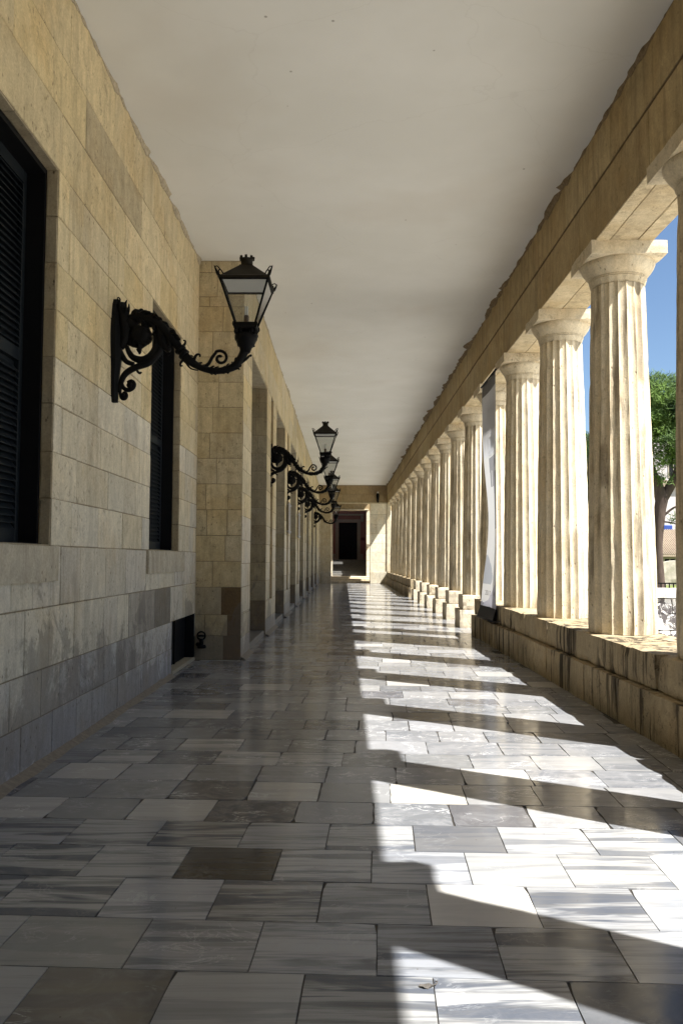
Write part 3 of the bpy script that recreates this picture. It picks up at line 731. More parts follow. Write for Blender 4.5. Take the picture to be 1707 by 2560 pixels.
# ---------------------------------------------------------------- wall lamps
def build_lamp():
    root = empty('wall_lamp')
    S = .001056; ox = 77.6
    def p(zx, zy, y=0.0): return ((zx-ox)*S, y, (2690-zy)*S+1.4)
    # wall plate
    mb = MB()
    prof = [(95, 510, 18), (100, 560, 40), (92, 640, 52), (82, 740, 60), (75, 820, 62), (80, 900, 58), (88, 980, 50), (88, 1080, 40), (92, 1200, 36), (98, 1310, 30), (100, 1385, 16)]
    P = []
    for zx, zy, hw in prof:
        z = (2690-zy)*S+1.4; d = (.045 if 600 < zy < 1000 else .038)+ (zx < 90)*.01; hw_ = hw*S*1.5
        P.append([Vector((0, -hw_, z)), Vector((d*.8, -hw_*.9, z)), Vector((d*1.5, -hw_*.3, z)), Vector((d*1.5, hw_*.3, z)), Vector((d*.8, hw_*.9, z)), Vector((0, hw_, z))])
    V = mb.grid(P, smooth=False); mb.cap(V[0]); mb.cap(V[-1]); mb.build('wall_plate', MAT['iron'], root)
    # main arm
    mb = MB()
    arm = [(150, 800, .035), (190, 705, .042), (240, 668, .042), (310, 655, .044), (390, 680, .05), (450, 710, .046), (520, 780, .052), (580, 850, .048), (625, 900, .038), (650, 945, .034), (690, 990, .040), (730, 1030, .040), (800, 1075, .030), (870, 1102, .028), (960, 1115, .029), (1060, 1095, .032), (1120, 1060, .036), (1160, 1000, .036), (1185, 950, .040), (1195, 900, .062)]
    mb.tube([p(a, b) for a, b, _ in arm], [c for _, _, c in arm], 10)
    # upright body filling between plate and arm
    mb.tube([p(130, 545), p(158, 620), p(175, 720), p(180, 830), p(140, 920)], [.045, .055, .06, .055, .035], 8)
    # acanthus leaves wrapped round the arm
    r = random.Random(12)
    path = [(250, 665), (310, 645), (390, 680), (450, 710), (500, 760), (550, 815), (600, 870), (700, 1000), (780, 1065), (900, 1105), (1000, 1110), (1100, 1080), (1165, 1010)]
    for i in range(len(path)-1):
        a, b = Vector(p(*path[i])), Vector(p(*path[i+1])); t = (b-a).normalized(); nn_ = Vector((-t.z, 0, t.x))
        big = 1.0 if i < 6 else .55
        for k in range(3 if i < 6 else 2):
            for sg in (1, -1):
                c = a.lerp(b, (k+.5*(sg > 0))/3); ay = r.uniform(-.8, .8)
                d = (nn_*sg*math.cos(ay)+Vector((0, math.sin(ay), 0))).normalized()
                L = (.058 if i < 6 else .036)*r.uniform(.85, 1.25)
                mb.tube([c-t*.02+d*.015*big, c+t*.004+d*L*.75, c+t*.03*big+d*L, c+t*.045*big+d*L*.86], [.022*big, .02*big, .012*big, .003], 5, sub=2)
    # collars on the arm
    for a, b in (((640, 925), (655, 945)), ((668, 965), (690, 985))):
        mb.tube([p(*a), p(*b)], .052, 12, sub=1)
    mb.build('arm', MAT['iron'], root)
    # big C-scroll ring and lower branch
    mb = MB()
    ring = [(195, 905), (215, 955), (250, 1000), (310, 1022), (370, 1010), (415, 970), (440, 920), (450, 860), (440, 800), (415, 815)]
    mb.tube([p(a, b) for a, b in ring], [.020, .024, .028, .034, .037, .036, .034, .032, .026, .018], 8)
    mb.tube([p(*t) for t in [(480, 870), (470, 940), (430, 1000), (370, 1050), (290, 1080), (220, 1115), (175, 1160), (150, 1230), (140, 1300)]], [.03, .034, .036, .034, .03, .03, .028, .022, .018], 8)
    mb.tube([p(*t) for t in [(140, 960), (165, 1000), (200, 1040), (260, 1060)]], [.03, .026, .022, .02], 8)
    mb.tube([p(*t) for t in [(175, 1165), (160, 1215), (175, 1260), (215, 1280), (250, 1262), (262, 1230), (240, 1205), (205, 1215)]], [.016, .016, .018, .02, .022, .022, .02, .012], 8)
    mb.tube([p(*t) for t in [(145, 1250), (150, 1320), (165, 1350), (190, 1350), (202, 1325), (190, 1300), (170, 1305)]], [.014, .014, .016, .017, .016, .014, .01], 8)
    for c, r_ in (((232, 1238), .036), ((172, 1325), .026)):
        mb.lathe([(0, -r_), (r_*.7, -r_*.7), (r_, 0), (r_*.7, r_*.7), (0, r_)], p(*c), 12)
    mb.tube([p(*t) for t in [(285, 1090), (290, 1120), (310, 1135), (325, 1125)]], [.014, .012, .011, .008], 6)
    mb.build('scroll', MAT['iron'], root)
    # rosette with leaves
    mb = MB(); c = Vector(p(305, 815)); r = random.Random(4)
    mb.tube([c+Vector((0, -.055, 0)), c+Vector((0, -.04, 0)), c+Vector((0, .04, 0)), c+Vector((0, .055, 0))], [.035, .085, .085, .035], 16, sub=1)
    for k in range(11):
        a = 2*math.pi*k/11+.1; L = r.uniform(.105, .13)
        if 1.0 < a < 1.9: L = .08
        d = Vector((math.cos(a), 0, math.sin(a))); t = Vector((-math.sin(a), 0, math.cos(a)))
        P = []
        for s_, wd, off in ((.45, .04, .05), (.7, .052, .045), (.88, .036, .028), (1.0, .006, .0)):
            P.append([c+d*L*s_-t*wd+Vector((0, off*.3, 0)), c+d*L*s_+Vector((0, off, 0)), c+d*L*s_+t*wd+Vector((0, off*.3, 0)), c+d*L*s_-Vector((0, off, 0))])
        mb.grid(P, True, smooth=False)
    mb.tube([p(*t) for t in [(300, 930), (305, 960), (300, 975)]], [.03, .016, .003], 6)
    mb.tube([p(*t) for t in [(220, 700), (250, 760), (240, 840), (215, 900)]], [.02, .03, .03, .02], 8)
    mb.tube([p(*t) for t in [(330, 690), (350, 740), (330, 790)]], [.03, .04, .04], 8)
    mb.tube([p(*t) for t in [(190, 690), (240, 720), (290, 740)]], [.05, .05, .04], 8)
    mb.tube([p(*t) for t in [(470, 720), (480, 800), (500, 880), (560, 950)]], [.035, .045, .045, .02], 8)
    mb.build('rosette', MAT['iron'], root)
    # leaf crown on top of the plate
    mb = MB()
    for pts in ([(130, 600), (118, 530), (108, 490)], [(160, 610), (175, 550), (190, 508)], [(190, 640), (205, 590), (208, 540)], [(150, 600), (150, 560), (155, 538)], [(210, 680), (222, 650), (228, 640)]):
        mb.tube([p(*t, y=(i-1)*0) for i, t in enumerate(pts)], [.022, .015, .003], 6)
    for sy in (-.03, .03):
        mb.tube([p(140, 620, sy), p(138, 560, sy*1.5), p(150, 515, sy*1.8)], [.02, .014, .003], 6)
        mb.tube([p(180, 660, sy), p(190, 600, sy*1.4), p(200, 560, sy*1.8)], [.02, .014, .003], 6)
    mb.tube([p(130, 540), p(132, 505), p(118, 488), p(106, 494)], [.008, .007, .006, .004], 6)
    mb.build('leaf_crest', MAT['iron'], root)
    # leafy spurs and spirals
    mb = MB()
    def spur(pts, r0=.012):
        mb = MB(); mb.tube([p(*t) for t in pts], [r0*(1-.6*i/(len(pts)-1)) for i in range(len(pts))], 6); mb.build('leaf_spur', MAT['iron'], root)
    spur([(620, 900), (660, 905), (685, 885), (688, 860), (672, 855)], .016)
    spur([(690, 1005), (665, 1030), (650, 1050), (652, 1072), (670, 1070)], .015)
    spur([(760, 1040), (770, 1000), (790, 975), (812, 978), (812, 995)], .018)
    spur([(690, 1010), (700, 1050), (740, 1095), (800, 1110)], .012)
    for q_ in ((945, 1120, 948, 1150), (1045, 1110, 1050, 1140), (1120, 1075, 1148, 1105), (1085, 1060, 1082, 1035), (1095, 1050, 1110, 1030), (520, 760, 540, 745), (460, 690, 470, 668), (300, 640, 302, 622), (560, 960, 545, 985), (1205, 890, 1275, 905)):
        spur([q_[:2], ((q_[0]+q_[2])/2+3, (q_[1]+q_[3])/2), q_[2:]], .014)
    spur([(1165, 1040), (1205, 1010), (1230, 985), (1245, 980), (1240, 992)], .014)
    # spiral
    sc = (985, 1005); pts = [(860, 1075), (890, 1050), (915, 1000), (945, 960)]
    for k in range(22):
        a = math.pi*.68-k*.36; rad_ = 66*(1-k/26)
        pts.append((sc[0]+rad_*math.cos(a), sc[1]-rad_*math.sin(a)))
    mb.tube([p(*t) for t in pts], [.018, .016, .015]+[.0135]*(len(pts)-3), 6, sub=2)
    mb.build('spiral', MAT['iron'], root)
    # cup under the lantern
    cx = (1200-ox)*S
    Z = lambda zy: (2690-zy)*S+1.4
    mb = MB(); mb.lathe([(.035, Z(960)), (.055, Z(915)), (.078, Z(900)), (.08, Z(880)), (.088, Z(868)), (.088, Z(858)), (.098, Z(852)), (.102, Z(840)), (.102, Z(815)), (.096, Z(803)), (.03, Z(800))], (cx, 0, 0), 20)
    mb.build('cup', MAT['iron'], root)
    mb = MB()
    for k in range(4):
        a = math.pi/4+k*math.pi/2; dx, dy = math.cos(a), math.sin(a)
        mb.tube([(cx+.075*dx, .075*dy, Z(803)), (cx+.078*dx, .078*dy, Z(745))], .012, 6, sub=1)
        pts = [(.085, 750), (.11, 770), (.122, 795), (.112, 815), (.095, 805)]
        mb.tube([(cx+r_*dx*1.05, r_*dy*1.05, Z(z_)) for r_, z_ in pts], .008, 6)
        pts = [(.10, 745), (.125, 755), (.14, 740), (.135, 720), (.12, 722)]
        mb.tube([(cx+r_*dx*1.05, r_*dy*1.05, Z(z_)) for r_, z_ in pts], .008, 6)
    mb.box(cx-.03, cx+.03, -.03, .03, Z(803), Z(745))
    mb.build('support_scroll', MAT['iron'], root)
    # lantern
    zb, zt, hb, ht = 3.475, 3.835, .088, .208
    def cor(h, k): s_ = ((-1, -1), (1, -1), (1, 1), (-1, 1))[k % 4]; return Vector((cx+s_[0]*h, s_[1]*h, 0))
    mb = MB()
    mb.box(cx-.10, cx+.10, -.10, .10, zb-.045, zb-.002)
    for k in range(4):
        a = cor(hb, k)+Vector((0, 0, zb)); b = cor(ht, k)+Vector((0, 0, zt))
        mb.tube([a, b], .0115, 4, sub=1)
        for (h_, z_, rr_) in ((ht, zt, .013), (hb, zb, .010)):
            mb.tube([cor(h_, k)+Vector((0, 0, z_)), cor(h_, k+1)+Vector((0, 0, z_))], rr_, 4, sub=1)
    lf = mb.build('lantern_frame', MAT['iron'], root)
    mb = MB()
    for k in range(4):
        a = cor(hb, k)*1+Vector((0, 0, zb+.006)); b = cor(hb, k+1)+Vector((0, 0, zb+.006)); c_ = cor(ht, k+1)+Vector((0, 0, zt-.006)); d_ = cor(ht, k)+Vector((0, 0, zt-.006))
        q_ = MB(); q_.face([a, b, c_, d_]); q_.build('glass_pane', MAT['glass'], lf)
    mb.bm.free()
    mb = MB(); P = []
    for h_, z_ in ((.222, zt), (.226, zt+.02), (.205, zt+.03), (.062, zt+.165), (.056, zt+.175)):
        P.append([cor(h_, k)+Vector((0, 0, z_)) for k in range(4)])
    V = mb.grid(P, True, smooth=False); mb.cap(V[-1])
    # inside reflector plate and inner ledge
    mb.face([cor(.215, 0)+Vector((0, 0, zt+.012)), cor(.215, 1)+Vector((0, 0, zt+.012)), cor(.215, 2)+Vector((0, 0, zt+.012)), cor(.215, 3)+Vector((0, 0, zt+.012))])
    rf = mb.build('lantern_roof', MAT['roofiron'], root)
    mb = MB(); mb.box(cx-.19, cx+.19, -.19, .19, zt+.003, zt+.011); mb.build('reflector', MAT['bulb'], rf)
    mb = MB(); zc = zt+.17
    mb.lathe([(.056, 0), (.053, .01), (.053, .055), (.058, .062), (.058, .072), (.03, .074)], (cx, 0, zc), 16)
    for k in range(7):
        a = 2*math.pi*k/7+.2; mb.tube([(cx+.054*math.cos(a), .054*math.sin(a), zc+.062), (cx+.058*math.cos(a), .058*math.sin(a), zc+.085), (cx+.062*math.cos(a), .062*math.sin(a), zc+.094)], [.014, .013, .011], 6, sub=1)
    mb.build('chimney', MAT['roofiron'], rf)
    mb = MB()
    for k in range(4):
        mb = MB(); s_ = cor(1, k)-Vector((cx, 0, 0)); s_.normalize(); b = cor(.215, k)+Vector((0, 0, zt+.012))
        mb.tube([b-s_*.035, b+s_*.01+Vector((0, 0, .018)), b+s_*.052+Vector((0, 0, .085))], [.010, .015, .003], 5)
        mb.tube([b-s_*.05+Vector((0, 0, .03)), b-s_*.02+Vector((0, 0, .06)), b+s_*.005+Vector((0, 0, .05)), b+s_*.0+Vector((0, 0, .03))], .006, 5)
        mb.tube([b-s_*.02+Vector((0, 0, .06)), b+s_*.02+Vector((0, 0, .085)), b+s_*.045+Vector((0, 0, .07))], .005, 5)
        mb.build('corner_finial', MAT['iron'], rf)
    mb = MB(); mb.lathe([(.024, 0), (.024, .085), (.018, .09), (0, .09)], (cx, 0, zb+.0), 14); sk = mb.build('bulb_holder', MAT['socket'], root)
    mb = MB()
    for dx in (-.008, .008): mb.lathe([(.008, 0), (.008, .075), (.004, .085), (0, .086)], (cx+dx, 0, zb+.09), 8)
    mb.build('bulb', MAT['bulb'], sk)
    return root
lamp = build_lamp()
LY = [16.2+4.55*k for k in (0, 1, 2, 3, 5)]
lamp.location = (XL, 7.28, 0)
tag(lamp, 'nearest black wrought iron scroll wall lamp, between the two shuttered windows', 'lamp', 'wall lamps along the left wall')
labs = ['second black scroll wall lamp, on the pier after the first doorway', 'third black scroll wall lamp from the camera, above a narrow plaque', 'fourth black scroll wall lamp from the camera, small', 'fifth black scroll wall lamp, overlapped by the nearer ones', 'farthest black scroll wall lamp, in front of the end wall']
for y, lb in zip(LY, labs):
    o = copy_tree(lamp); o.location = (X2-.135, y, -0.0); tag(o, lb, 'lamp', 'wall lamps along the left wall')

# plaques under the third and fourth lamps
for i, y in enumerate((20.75, 25.3)):
    o = tag(empty('plaque', (X2, y, 2.0)), ['narrow upright plaque on metal standoffs under the third wall lamp', 'narrow upright plaque on metal standoffs under the fourth wall lamp'][i], 'sign', 'plaques on the doorway piers')
    mb = MB(); mb.box(.055, .065, -.36, .36, 0.02, .80, bevel=.002); mb.build('panel', MAT['plaque'], o)
    mb = MB()
    for yy in (-.30, .30):
        for zz in (.08, .74): mb.tube([(-.0, yy, zz), (.09, yy, zz)], .014, 8, sub=1)
    mb.build('standoff', MAT['steel'], o)

# ---------------------------------------------------------------- banner
def banner():
    root = tag(empty('banner', (2.42, 13.9, .42)), 'tall narrow grey exhibition banner hanging between two columns', 'banner')
    Y0, Y1, ZT, ZBt = 13.22, 14.55, 4.45, .60
    def S_(u, z):   # u 0 near ... 1 far
        t = (z-.4)/4.05
        xf = 2.435+.10*math.exp(-((t-.42)/.22)**2)-.06*max(0, (.25-t)/.25)
        xn = 2.43-.02*max(0, (.3-t)/.3)
        return Vector((xn*(1-u)+xf*u+.02*math.sin(u*math.pi), Y0+(Y1-Y0)*u, z))
    m, n, l, b = newmat('banner_print')
    a = n.new('ShaderNodeAttribute'); a.attribute_name = 'tint'; l.new(a.outputs['Color'], b.inputs['Base Color']); b.inputs['Roughness'].default_value = 0.55
    tl = n.new('ShaderNodeBsdfTranslucent'); l.new(a.outputs['Color'], tl.inputs[0]); mx = n.new('ShaderNodeMixShader'); mx.inputs[0].default_value = 0.22
    l.new(b.outputs[0], mx.inputs[1]); l.new(tl.outputs[0], mx.inputs[2]); l.new(mx.outputs[0], n['Material Output'].inputs[0])
    mb = MB(); NU, NZ = 40, 240
    def colr(u, z):
        uu = 1-u   # left in the picture = far end
        nz = noise.noise(Vector((uu*4, z*4, 0)))*.08
        if z > 4.24: return (.018, .016, .016)
        if z > 3.55: return (.13, .125, .125)
        base = (.21, .21, .22) if z > 3.2 else (.42, .43, .46)
        if z > 3.2: t = (3.55-z)/.35; base = lerp((.17, .165, .165), (.30, .305, .32), t)
        elif z > 2.9: base = lerp((.30, .305, .32), (.42, .43, .46), (3.2-z)/.3)
        dk = (.14, .14, .15)
        if 2.62 < z < 3.12 and .34+(3.12-z)*.1 < uu+nz*.4 < .86+.05*math.sin(z*30)-(z < 2.75)*.2 and not (.5 < uu < .56 and z < 2.9): return dk
        if 1.9 < z < 2.85 and uu > .66+nz+.25*max(0, (2.1-z)): return (.16, .16, .175)
        if .98 < z < 1.48 and uu < .62*(1-(abs(z-1.12)/.38)**1.3)+nz+.05: return (.20, .21, .23)
        if z < 1.05-(1-uu)*.5+nz: return (.22, .22, .245)
        if z < .68-.1*uu: return (.13, .13, .15)
        return base
    V = [[mb.bm.verts.new(S_(j/NU, ZBt+(ZT-ZBt)*i/NZ)) for j in range(NU+1)] for i in range(NZ+1)]
    for i in range(NZ):
        for j in range(NU):
            f = mb.bm.faces.new((V[i][j], V[i][j+1], V[i+1][j+1], V[i+1][j])); f.smooth = True; c = colr((j+.5)/NU, ZBt+(ZT-ZBt)*(i+.5)/NZ)
            for lp in f.loops: lp[mb.col] = (*[min(.85, v*2.6) for v in c], 1)
    cl = local(mb.build('cloth', m), root)
    mb = MB(); P = []
    for z in (.60, .50, .42, .40, .41, .5, .6):
        pass
    mb.grid([[S_(u/8, z)+Vector((dx, 0, 0)) for u in range(9)] for z, dx in ((.61, -.008), (.52, -.03), (.44, -.05), (.405, -.045), (.395, -.02), (.41, .01), (.61, .006))], smooth=True)
    local(mb.build('bottom_hem', MAT['banner_black']), root)
    mb = MB(); mb.tube([S_(-.06, .41)+Vector((-.03, 0, 0)), S_(1.06, .41)+Vector((-.03, 0, 0))], .017, 8, sub=1); mb.tube([S_(-.04, 4.45), S_(1.04, 4.45)], .015, 8, sub=1)
    mb.tube([S_(0, .41)+Vector((-.03, -.05, 0)), S_(0, .41)+Vector((.05, -.1, .02)), Vector((2.47, 13.1, .38))], .01, 6)
    local(mb.build('rod', MAT['banner_black']), root)
    def text(body, u0, u1, z0, z1, mat):
        cu = bpy.data.curves.new('lettering', 'FONT'); cu.body = body
        to = bpy.data.objects.new('lettering', cu); C.objects.link(to)
        bpy.context.view_layer.update(); dg = bpy.context.evaluated_depsgraph_get()
        me = bpy.data.meshes.new_from_object(to.evaluated_get(dg)); bpy.data.objects.remove(to)
        bmx = bmesh.new(); bmx.from_mesh(me); bmesh.ops.subdivide_edges(bmx, edges=bmx.edges, cuts=1); bmx.to_mesh(me); bmx.free()
        xs = [v.co.x for v in me.vertices]; ys = [v.co.y for v in me.vertices]
        for v in me.vertices:
            uu = u0+(u1-u0)*(v.co.x-min(xs))/(max(xs)-min(xs)); z = z0+(z1-z0)*(v.co.y-min(ys))/(max(ys)-min(ys))
            v.co = S_(1-uu, z)+Vector((-.007, 0, 0))
        me.materials.append(mat); o = bpy.data.objects.new('lettering', me); C.objects.link(o); local(o, root)
    text('SYURET', .28, .88, 3.78, 3.98, MAT['text_grey']); text('COLLECTION', .28, .86, 3.67, 3.745, MAT['text_grey']); text('MUSEUM', .3, .84, 3.58, 3.64, MAT['text_grey'])
    text('1780,', .34, .95, 3.26, 3.46, MAT['text_white']); text('HISTORY OF', .36, .95, 3.19, 3.235, MAT['text_white']); text('THE CITY', .36, .95, 3.13, 3.17, MAT['text_white'])
    text('2017 . 14', .22, .9, .80, .88, MAT['text_grey']); text('= = =', .4, .75, 4.02, 4.10, MAT['text_grey'])
banner()

# ---------------------------------------------------------------- end wall with passage
YE = 47.34
def tint_end(u, v, r):
    if v > 4.55: return jit((0.34, .26, .15), .12, r)
    return jit(lerp((0.60, .53, .40), (0.66, .60, .48), r.random()), .06, r)
EW = tag(empty('wall', (0, YE, 0)), 'stone end wall with a square-headed passage, closing the far end', 'wall')
mb = MB()
ashlar(mb, (-2.1, YE, 0), (1, 0, 0), (0, 0, 1), (0, -1, 0), 4.75, [0, .69, 1.2, 1.75, 2.3, 2.85, 3.4, 3.95, 4.59, 5.1, CEIL], [(2.1-.73, 2.1+1.5, 0, 4.59)], .6, 1.6, tint_end, seed=81, gap=.012)
mb.box(-2.42, -.73, YE+.002, YE+.6, 0, CEIL, (.5, .43, .3)); mb.box(1.5, 2.66, YE+.002, YE+.6, 0, CEIL, (.5, .43, .3)); mb.box(-.73, 1.5, YE+.002, YE+.6, 4.592, CEIL, (.4, .32, .2))
local(mb.build('masonry', MAT['endwall']), EW)
mb = MB()
mb.box(-.82, 2.66, YE-.05, YE-.008, 4.56, 4.64, (.46, .39, .27), bevel=.01); mb.box(-1.3, -.73, YE-.06, YE-.008, .0, .68, (.44, .39, .3), bevel=.015); mb.box(1.5, 2.45, YE-.06, YE-.008, .0, .68, (.5, .45, .34), bevel=.015)
mb.box(-1.3, -.73, YE-.03, YE-.007, .68, 4.56, (.46, .39, .27), bevel=.01); mb.box(2.45, 2.66, YE-.07, YE-.007, .68, 4.56, (.5, .44, .32), bevel=.01)
local(mb.build('pilaster_trim', MAT['endwall']), EW)
# second cross wall, sunlit through the open bay
SW = tag(empty('wall', (0, 50.4, 0)), 'second cross wall seen through the passage, sunlit along its right edge', 'wall')
mb = MB()
ashlar(mb, (-2.1, 50.4, 0), (1, 0, 0), (0, 0, 1), (0, -1, 0), 5.2, [0, .5, 1.3, 2.1, 2.9, 3.7, 4.35, 5.0, CEIL], [(2.1-.68, 2.1+1.37, 0, 4.35)], .6, 1.6, tint_end, seed=83, gap=.012)
mb.box(-2.42, -.68, 50.402, 50.95, 0, CEIL, (.5, .43, .3)); mb.box(1.37, 3.1, 50.402, 50.95, 0, CEIL, (.5, .43, .3)); mb.box(-.68, 1.37, 50.402, 50.95, 4.352, CEIL, (.5, .43, .3))
mb.box(-.8, 1.5, 50.3, 50.392, 4.36, 4.44, (.5, .45, .35), bevel=.02)
local(mb.build('masonry', MAT['endwall']), SW)
# stairs
st = tag(empty('staircase', (.3, 50.9, 0)), 'dark stone steps rising to the pink-framed doorway', 'stairs')
for k, (ya, yb, z) in enumerate(((48.25, 49.0, .12), (49.0, 49.75, .24), (49.75, 50.9, .36))):
    mb = MB(); mb.box(-2.4, 3.0, ya-50.9, yb-50.9-(.001 if k < 2 else 0), 0, z, (.4, .36, .3), bevel=.015); mb.build('step', MAT['pedestal'], st)
for k in range(7):
    mb = MB(); mb.box(-1.4, 1.5, .1+.38*k, .1+.38*(k+1)+(2.5 if k == 6 else -.001), 0, .36+.143*(k+1), bevel=.012); mb.build('step', MAT['step'], st)
# pink portal building
pb = tag(empty('building', (0, 55.9, 0)), 'dim pink rendered facade with pale framed black doorway above the steps', 'building')
mb = MB(); mb.box(-3, -.36, 0, .3, 0, 6.4); mb.box(.92, 3.07, 0, .3, 0, 6.4); mb.box(-.36, .92, 0, .3, 3.85, 6.4); mb.box(-.36, .92, 0, .3, 0, 1.36)
mb.box(-3, -2.8, -4.9, -.002, 0, 4.6); mb.box(2.85, 3.07, -4.9, -.002, 0, 6.4); mb.box(-3, 3.07, -4.9, .3, 6.4, 6.7); mb.build('wall', MAT['pink'], pb)  # unseen left side wall stops below the roof to let sky light in
mb = MB(); mb.box(-.36, .92, .12, .18, 1.36, 3.85); mb.box(.27, .29, .1, .12, 1.36, 3.85)
for c in (-.28, .36):
    for z in (1.5, 2.4, 3.1): mb.box(c, c+.48, .108, .12, z, z+.6 if z > 1.6 else z+.75, bevel=.004)
mb.build('door', MAT['black'], pb)
mb = MB(); mb.box(-.56, -.34, -.04, .05, 1.36, 3.86); mb.box(.90, 1.12, -.04, .05, 1.36, 3.86); mb.box(-.56, 1.12, -.045, .05, 3.862, 4.07); mb.box(-.75, -.56, -.05, -.002, 1.36, 1.75); mb.box(1.12, 1.31, -.05, -.002, 1.36, 1.75)
mb.build('door_frame', MAT['trim'], pb)
mb = MB(); mb.box(-.95, 1.35, -.12, -.003, 4.32, 4.44, bevel=.02); mb.box(1.15, 1.33, -.1, -.003, 3.92, 4.30, bevel=.02); mb.build('cornice', MAT['trim'], pb)
sg = MB(); sg.box(-.13, .13, -.02, 0, -.1, .1, bevel=.004); tag(sg.build('sign', MAT['redsign'], loc=(1.28, 55.88, 2.75)), 'small dark red sign on the pink wall right of the black door', 'sign')
# small fixture over the passage
fx = tag(empty('wall_light', (1.93, YE-.01, 4.95)), 'slender dark fixture high on the end wall, right of the passage', 'light')
mb = MB(); mb.box(-.03, .03, -.1, 0, .2, .28); mb.tube([(0, -.1, .3), (0, -.14, .3), (0, -.14, .22)], .02, 8); mb.build('bracket', MAT['iron'], fx)
mb = MB(); mb.lathe([(.03, -.34), (.06, -.3), (.085, 0), (.095, .12), (.04, .2)], (0, -.14, 0), 12); mb.build('shade', MAT['iron'], fx)
mb = MB(); mb.lathe([(.03, .2), (.05, .23), (.05, .28), (.02, .3)], (0, -.14, 0), 12); mb.build('lamp_head', MAT['bulb'], fx)
# unseen walls behind the camera; right side added to darken near floor and ceiling
bw = MB(); ashlar(bw, (-2.1, -12, 0), (1, 0, 0), (0, 0, 1), (0, 1, 0), 4.7, [0, .7, 1.4, 2.1, 2.8, 3.5, 4.2, 4.9, CEIL], (), .6, 1.4, tint_arc, seed=91); bw.box(-2.5, 3.1, -12.4, -12.004, 0, CEIL)
ashlar(bw, (2.44, -12, 0), (0, 1, 0), (0, 0, 1), (-1, 0, 0), 10.3, [0, .7, 1.4, 2.1, 2.8, 3.5, 4.2, 4.58], (), .6, 1.4, tint_arc, seed=92); bw.box(2.446, 3.3, -12, -1.7, 0, 4.58)
tag(bw.build('wall', MAT['wall']), 'unseen stone walling behind the camera, right side added to darken the near arcade', 'wall')

# dry leaf on the sunlit marble
lf = MB(); P = []
for i in range(9):
    t = i/8; wd = .014*math.sin(math.pi*min(1, t*.97+.03))**.7; x = -.026+.045*t
    P.append([Vector((x, -wd*(1+.2*math.sin(i*3)), .004+.003*math.sin(i))), Vector((x, 0, .0015)), Vector((x, wd, .005+.002*math.cos(i)))])
lf.grid(P, smooth=False)
lfo = lf.build('leaf', MAT['leafdry'], loc=(.278, 2.80, .001)); tag(lfo, 'tiny dry leaf with curled stalk on the sunlit marble in front', 'leaf')
lf = MB(); lf.tube([(.015, 0, .004), (.03, .004, .008), (.036, .022, .006), (.028, .03, .004)], .0018, 5); lf.build('stalk', MAT['leafdry'], lfo)

# ---------------------------------------------------------------- outside
mb = MB(); mb.face([(-600, -600, -.3), (600, -600, -.3), (600, 900, -.3), (-600, 900, -.3)]); tag(mb.build('ground', MAT['ground']), kind='structure')
mb = MB(); mb.face([(3.285, -30, -.02), (9.5, -30, -.02), (9.5, 51, -.02), (3.285, 51, -.02)]); mb.box(9.5, 9.7, -30, 51, -.3, .02)
tag(mb.build('pavement', MAT['ground']), kind='structure')
# pale blotched block wall
bwall = tag(empty('stone_wall', (9, 15.5, 0)), 'pale stone block wall with black lichen blotches outside the columns', 'wall')
r = random.Random(9)
mt = stone('lichen_stone', (0.62, 0.60, 0.57), 1.0, 0, 0.3, (0.035, 0.03, 0.03), bumpd=.01)
n_ = mt.node_tree.nodes; l_ = mt.node_tree.links
bs = n_['Principled BSDF']; src = bs.inputs['Base Color'].links[0].from_socket
tcx = n_.new('ShaderNodeTexCoord')
msk = ramp(n_, l_, ntex(n_, l_, tcx.outputs['Object'], 5.5, 6, 0.75, 0.4), 0.465, 0.50)
l_.new(mixc(n_, l_, mth(n_, l_, 'MULTIPLY', msk, .95), src, (0.06, 0.05, 0.05)), bs.inputs['Base Color'])
zc = -.3
for ci, h_ in enumerate((.42, .30, .28, .185)):
    x = -4.2; mb = MB()
    while x < 5:
        L = r.uniform(.8, 1.6); mb.rough(x+.004, x+L-.004, -.25+(.05 if ci == 3 else 0)*-1, .25, zc+.003, zc+h_-.003, .008, .11, .02, ci*9+x); x += L
    mb.build('block_course', MAT['pale'] if ci == 3 else mt, bwall); zc += h_
# iron fence
fe = tag(empty('fence', (14, 40, -.3)), 'low dark iron railing on the lawn in front of the pine', 'fence')
mb = MB()
for k in range(70): mb.box(-6+k*.2, -6+k*.2+.05, -.02, .02, 0, .62)
mb.box(-6, 8, -.03, .03, .56, .62); mb.box(-6, 8, -.03, .03, .1, .15); mb.build('railing', MAT['iron'], fe)
mb = MB(); mb.face([(5, 24, -.28), (60, 24, -.28), (60, 90, -.28), (5, 90, -.28)]); tag(mb.build('grass', MAT['grass']), kind='structure')
# rubble wall
rw = MB(); 
rw.rough(-12, 16, -.3, .3, -.3, 1.35, .12, .35, .05, 4)
tag(rw.build('rubble_wall', MAT['rubble'], loc=(22, 56, 0)), 'sunlit rough rubble garden wall behind the pine trunk', 'wall')
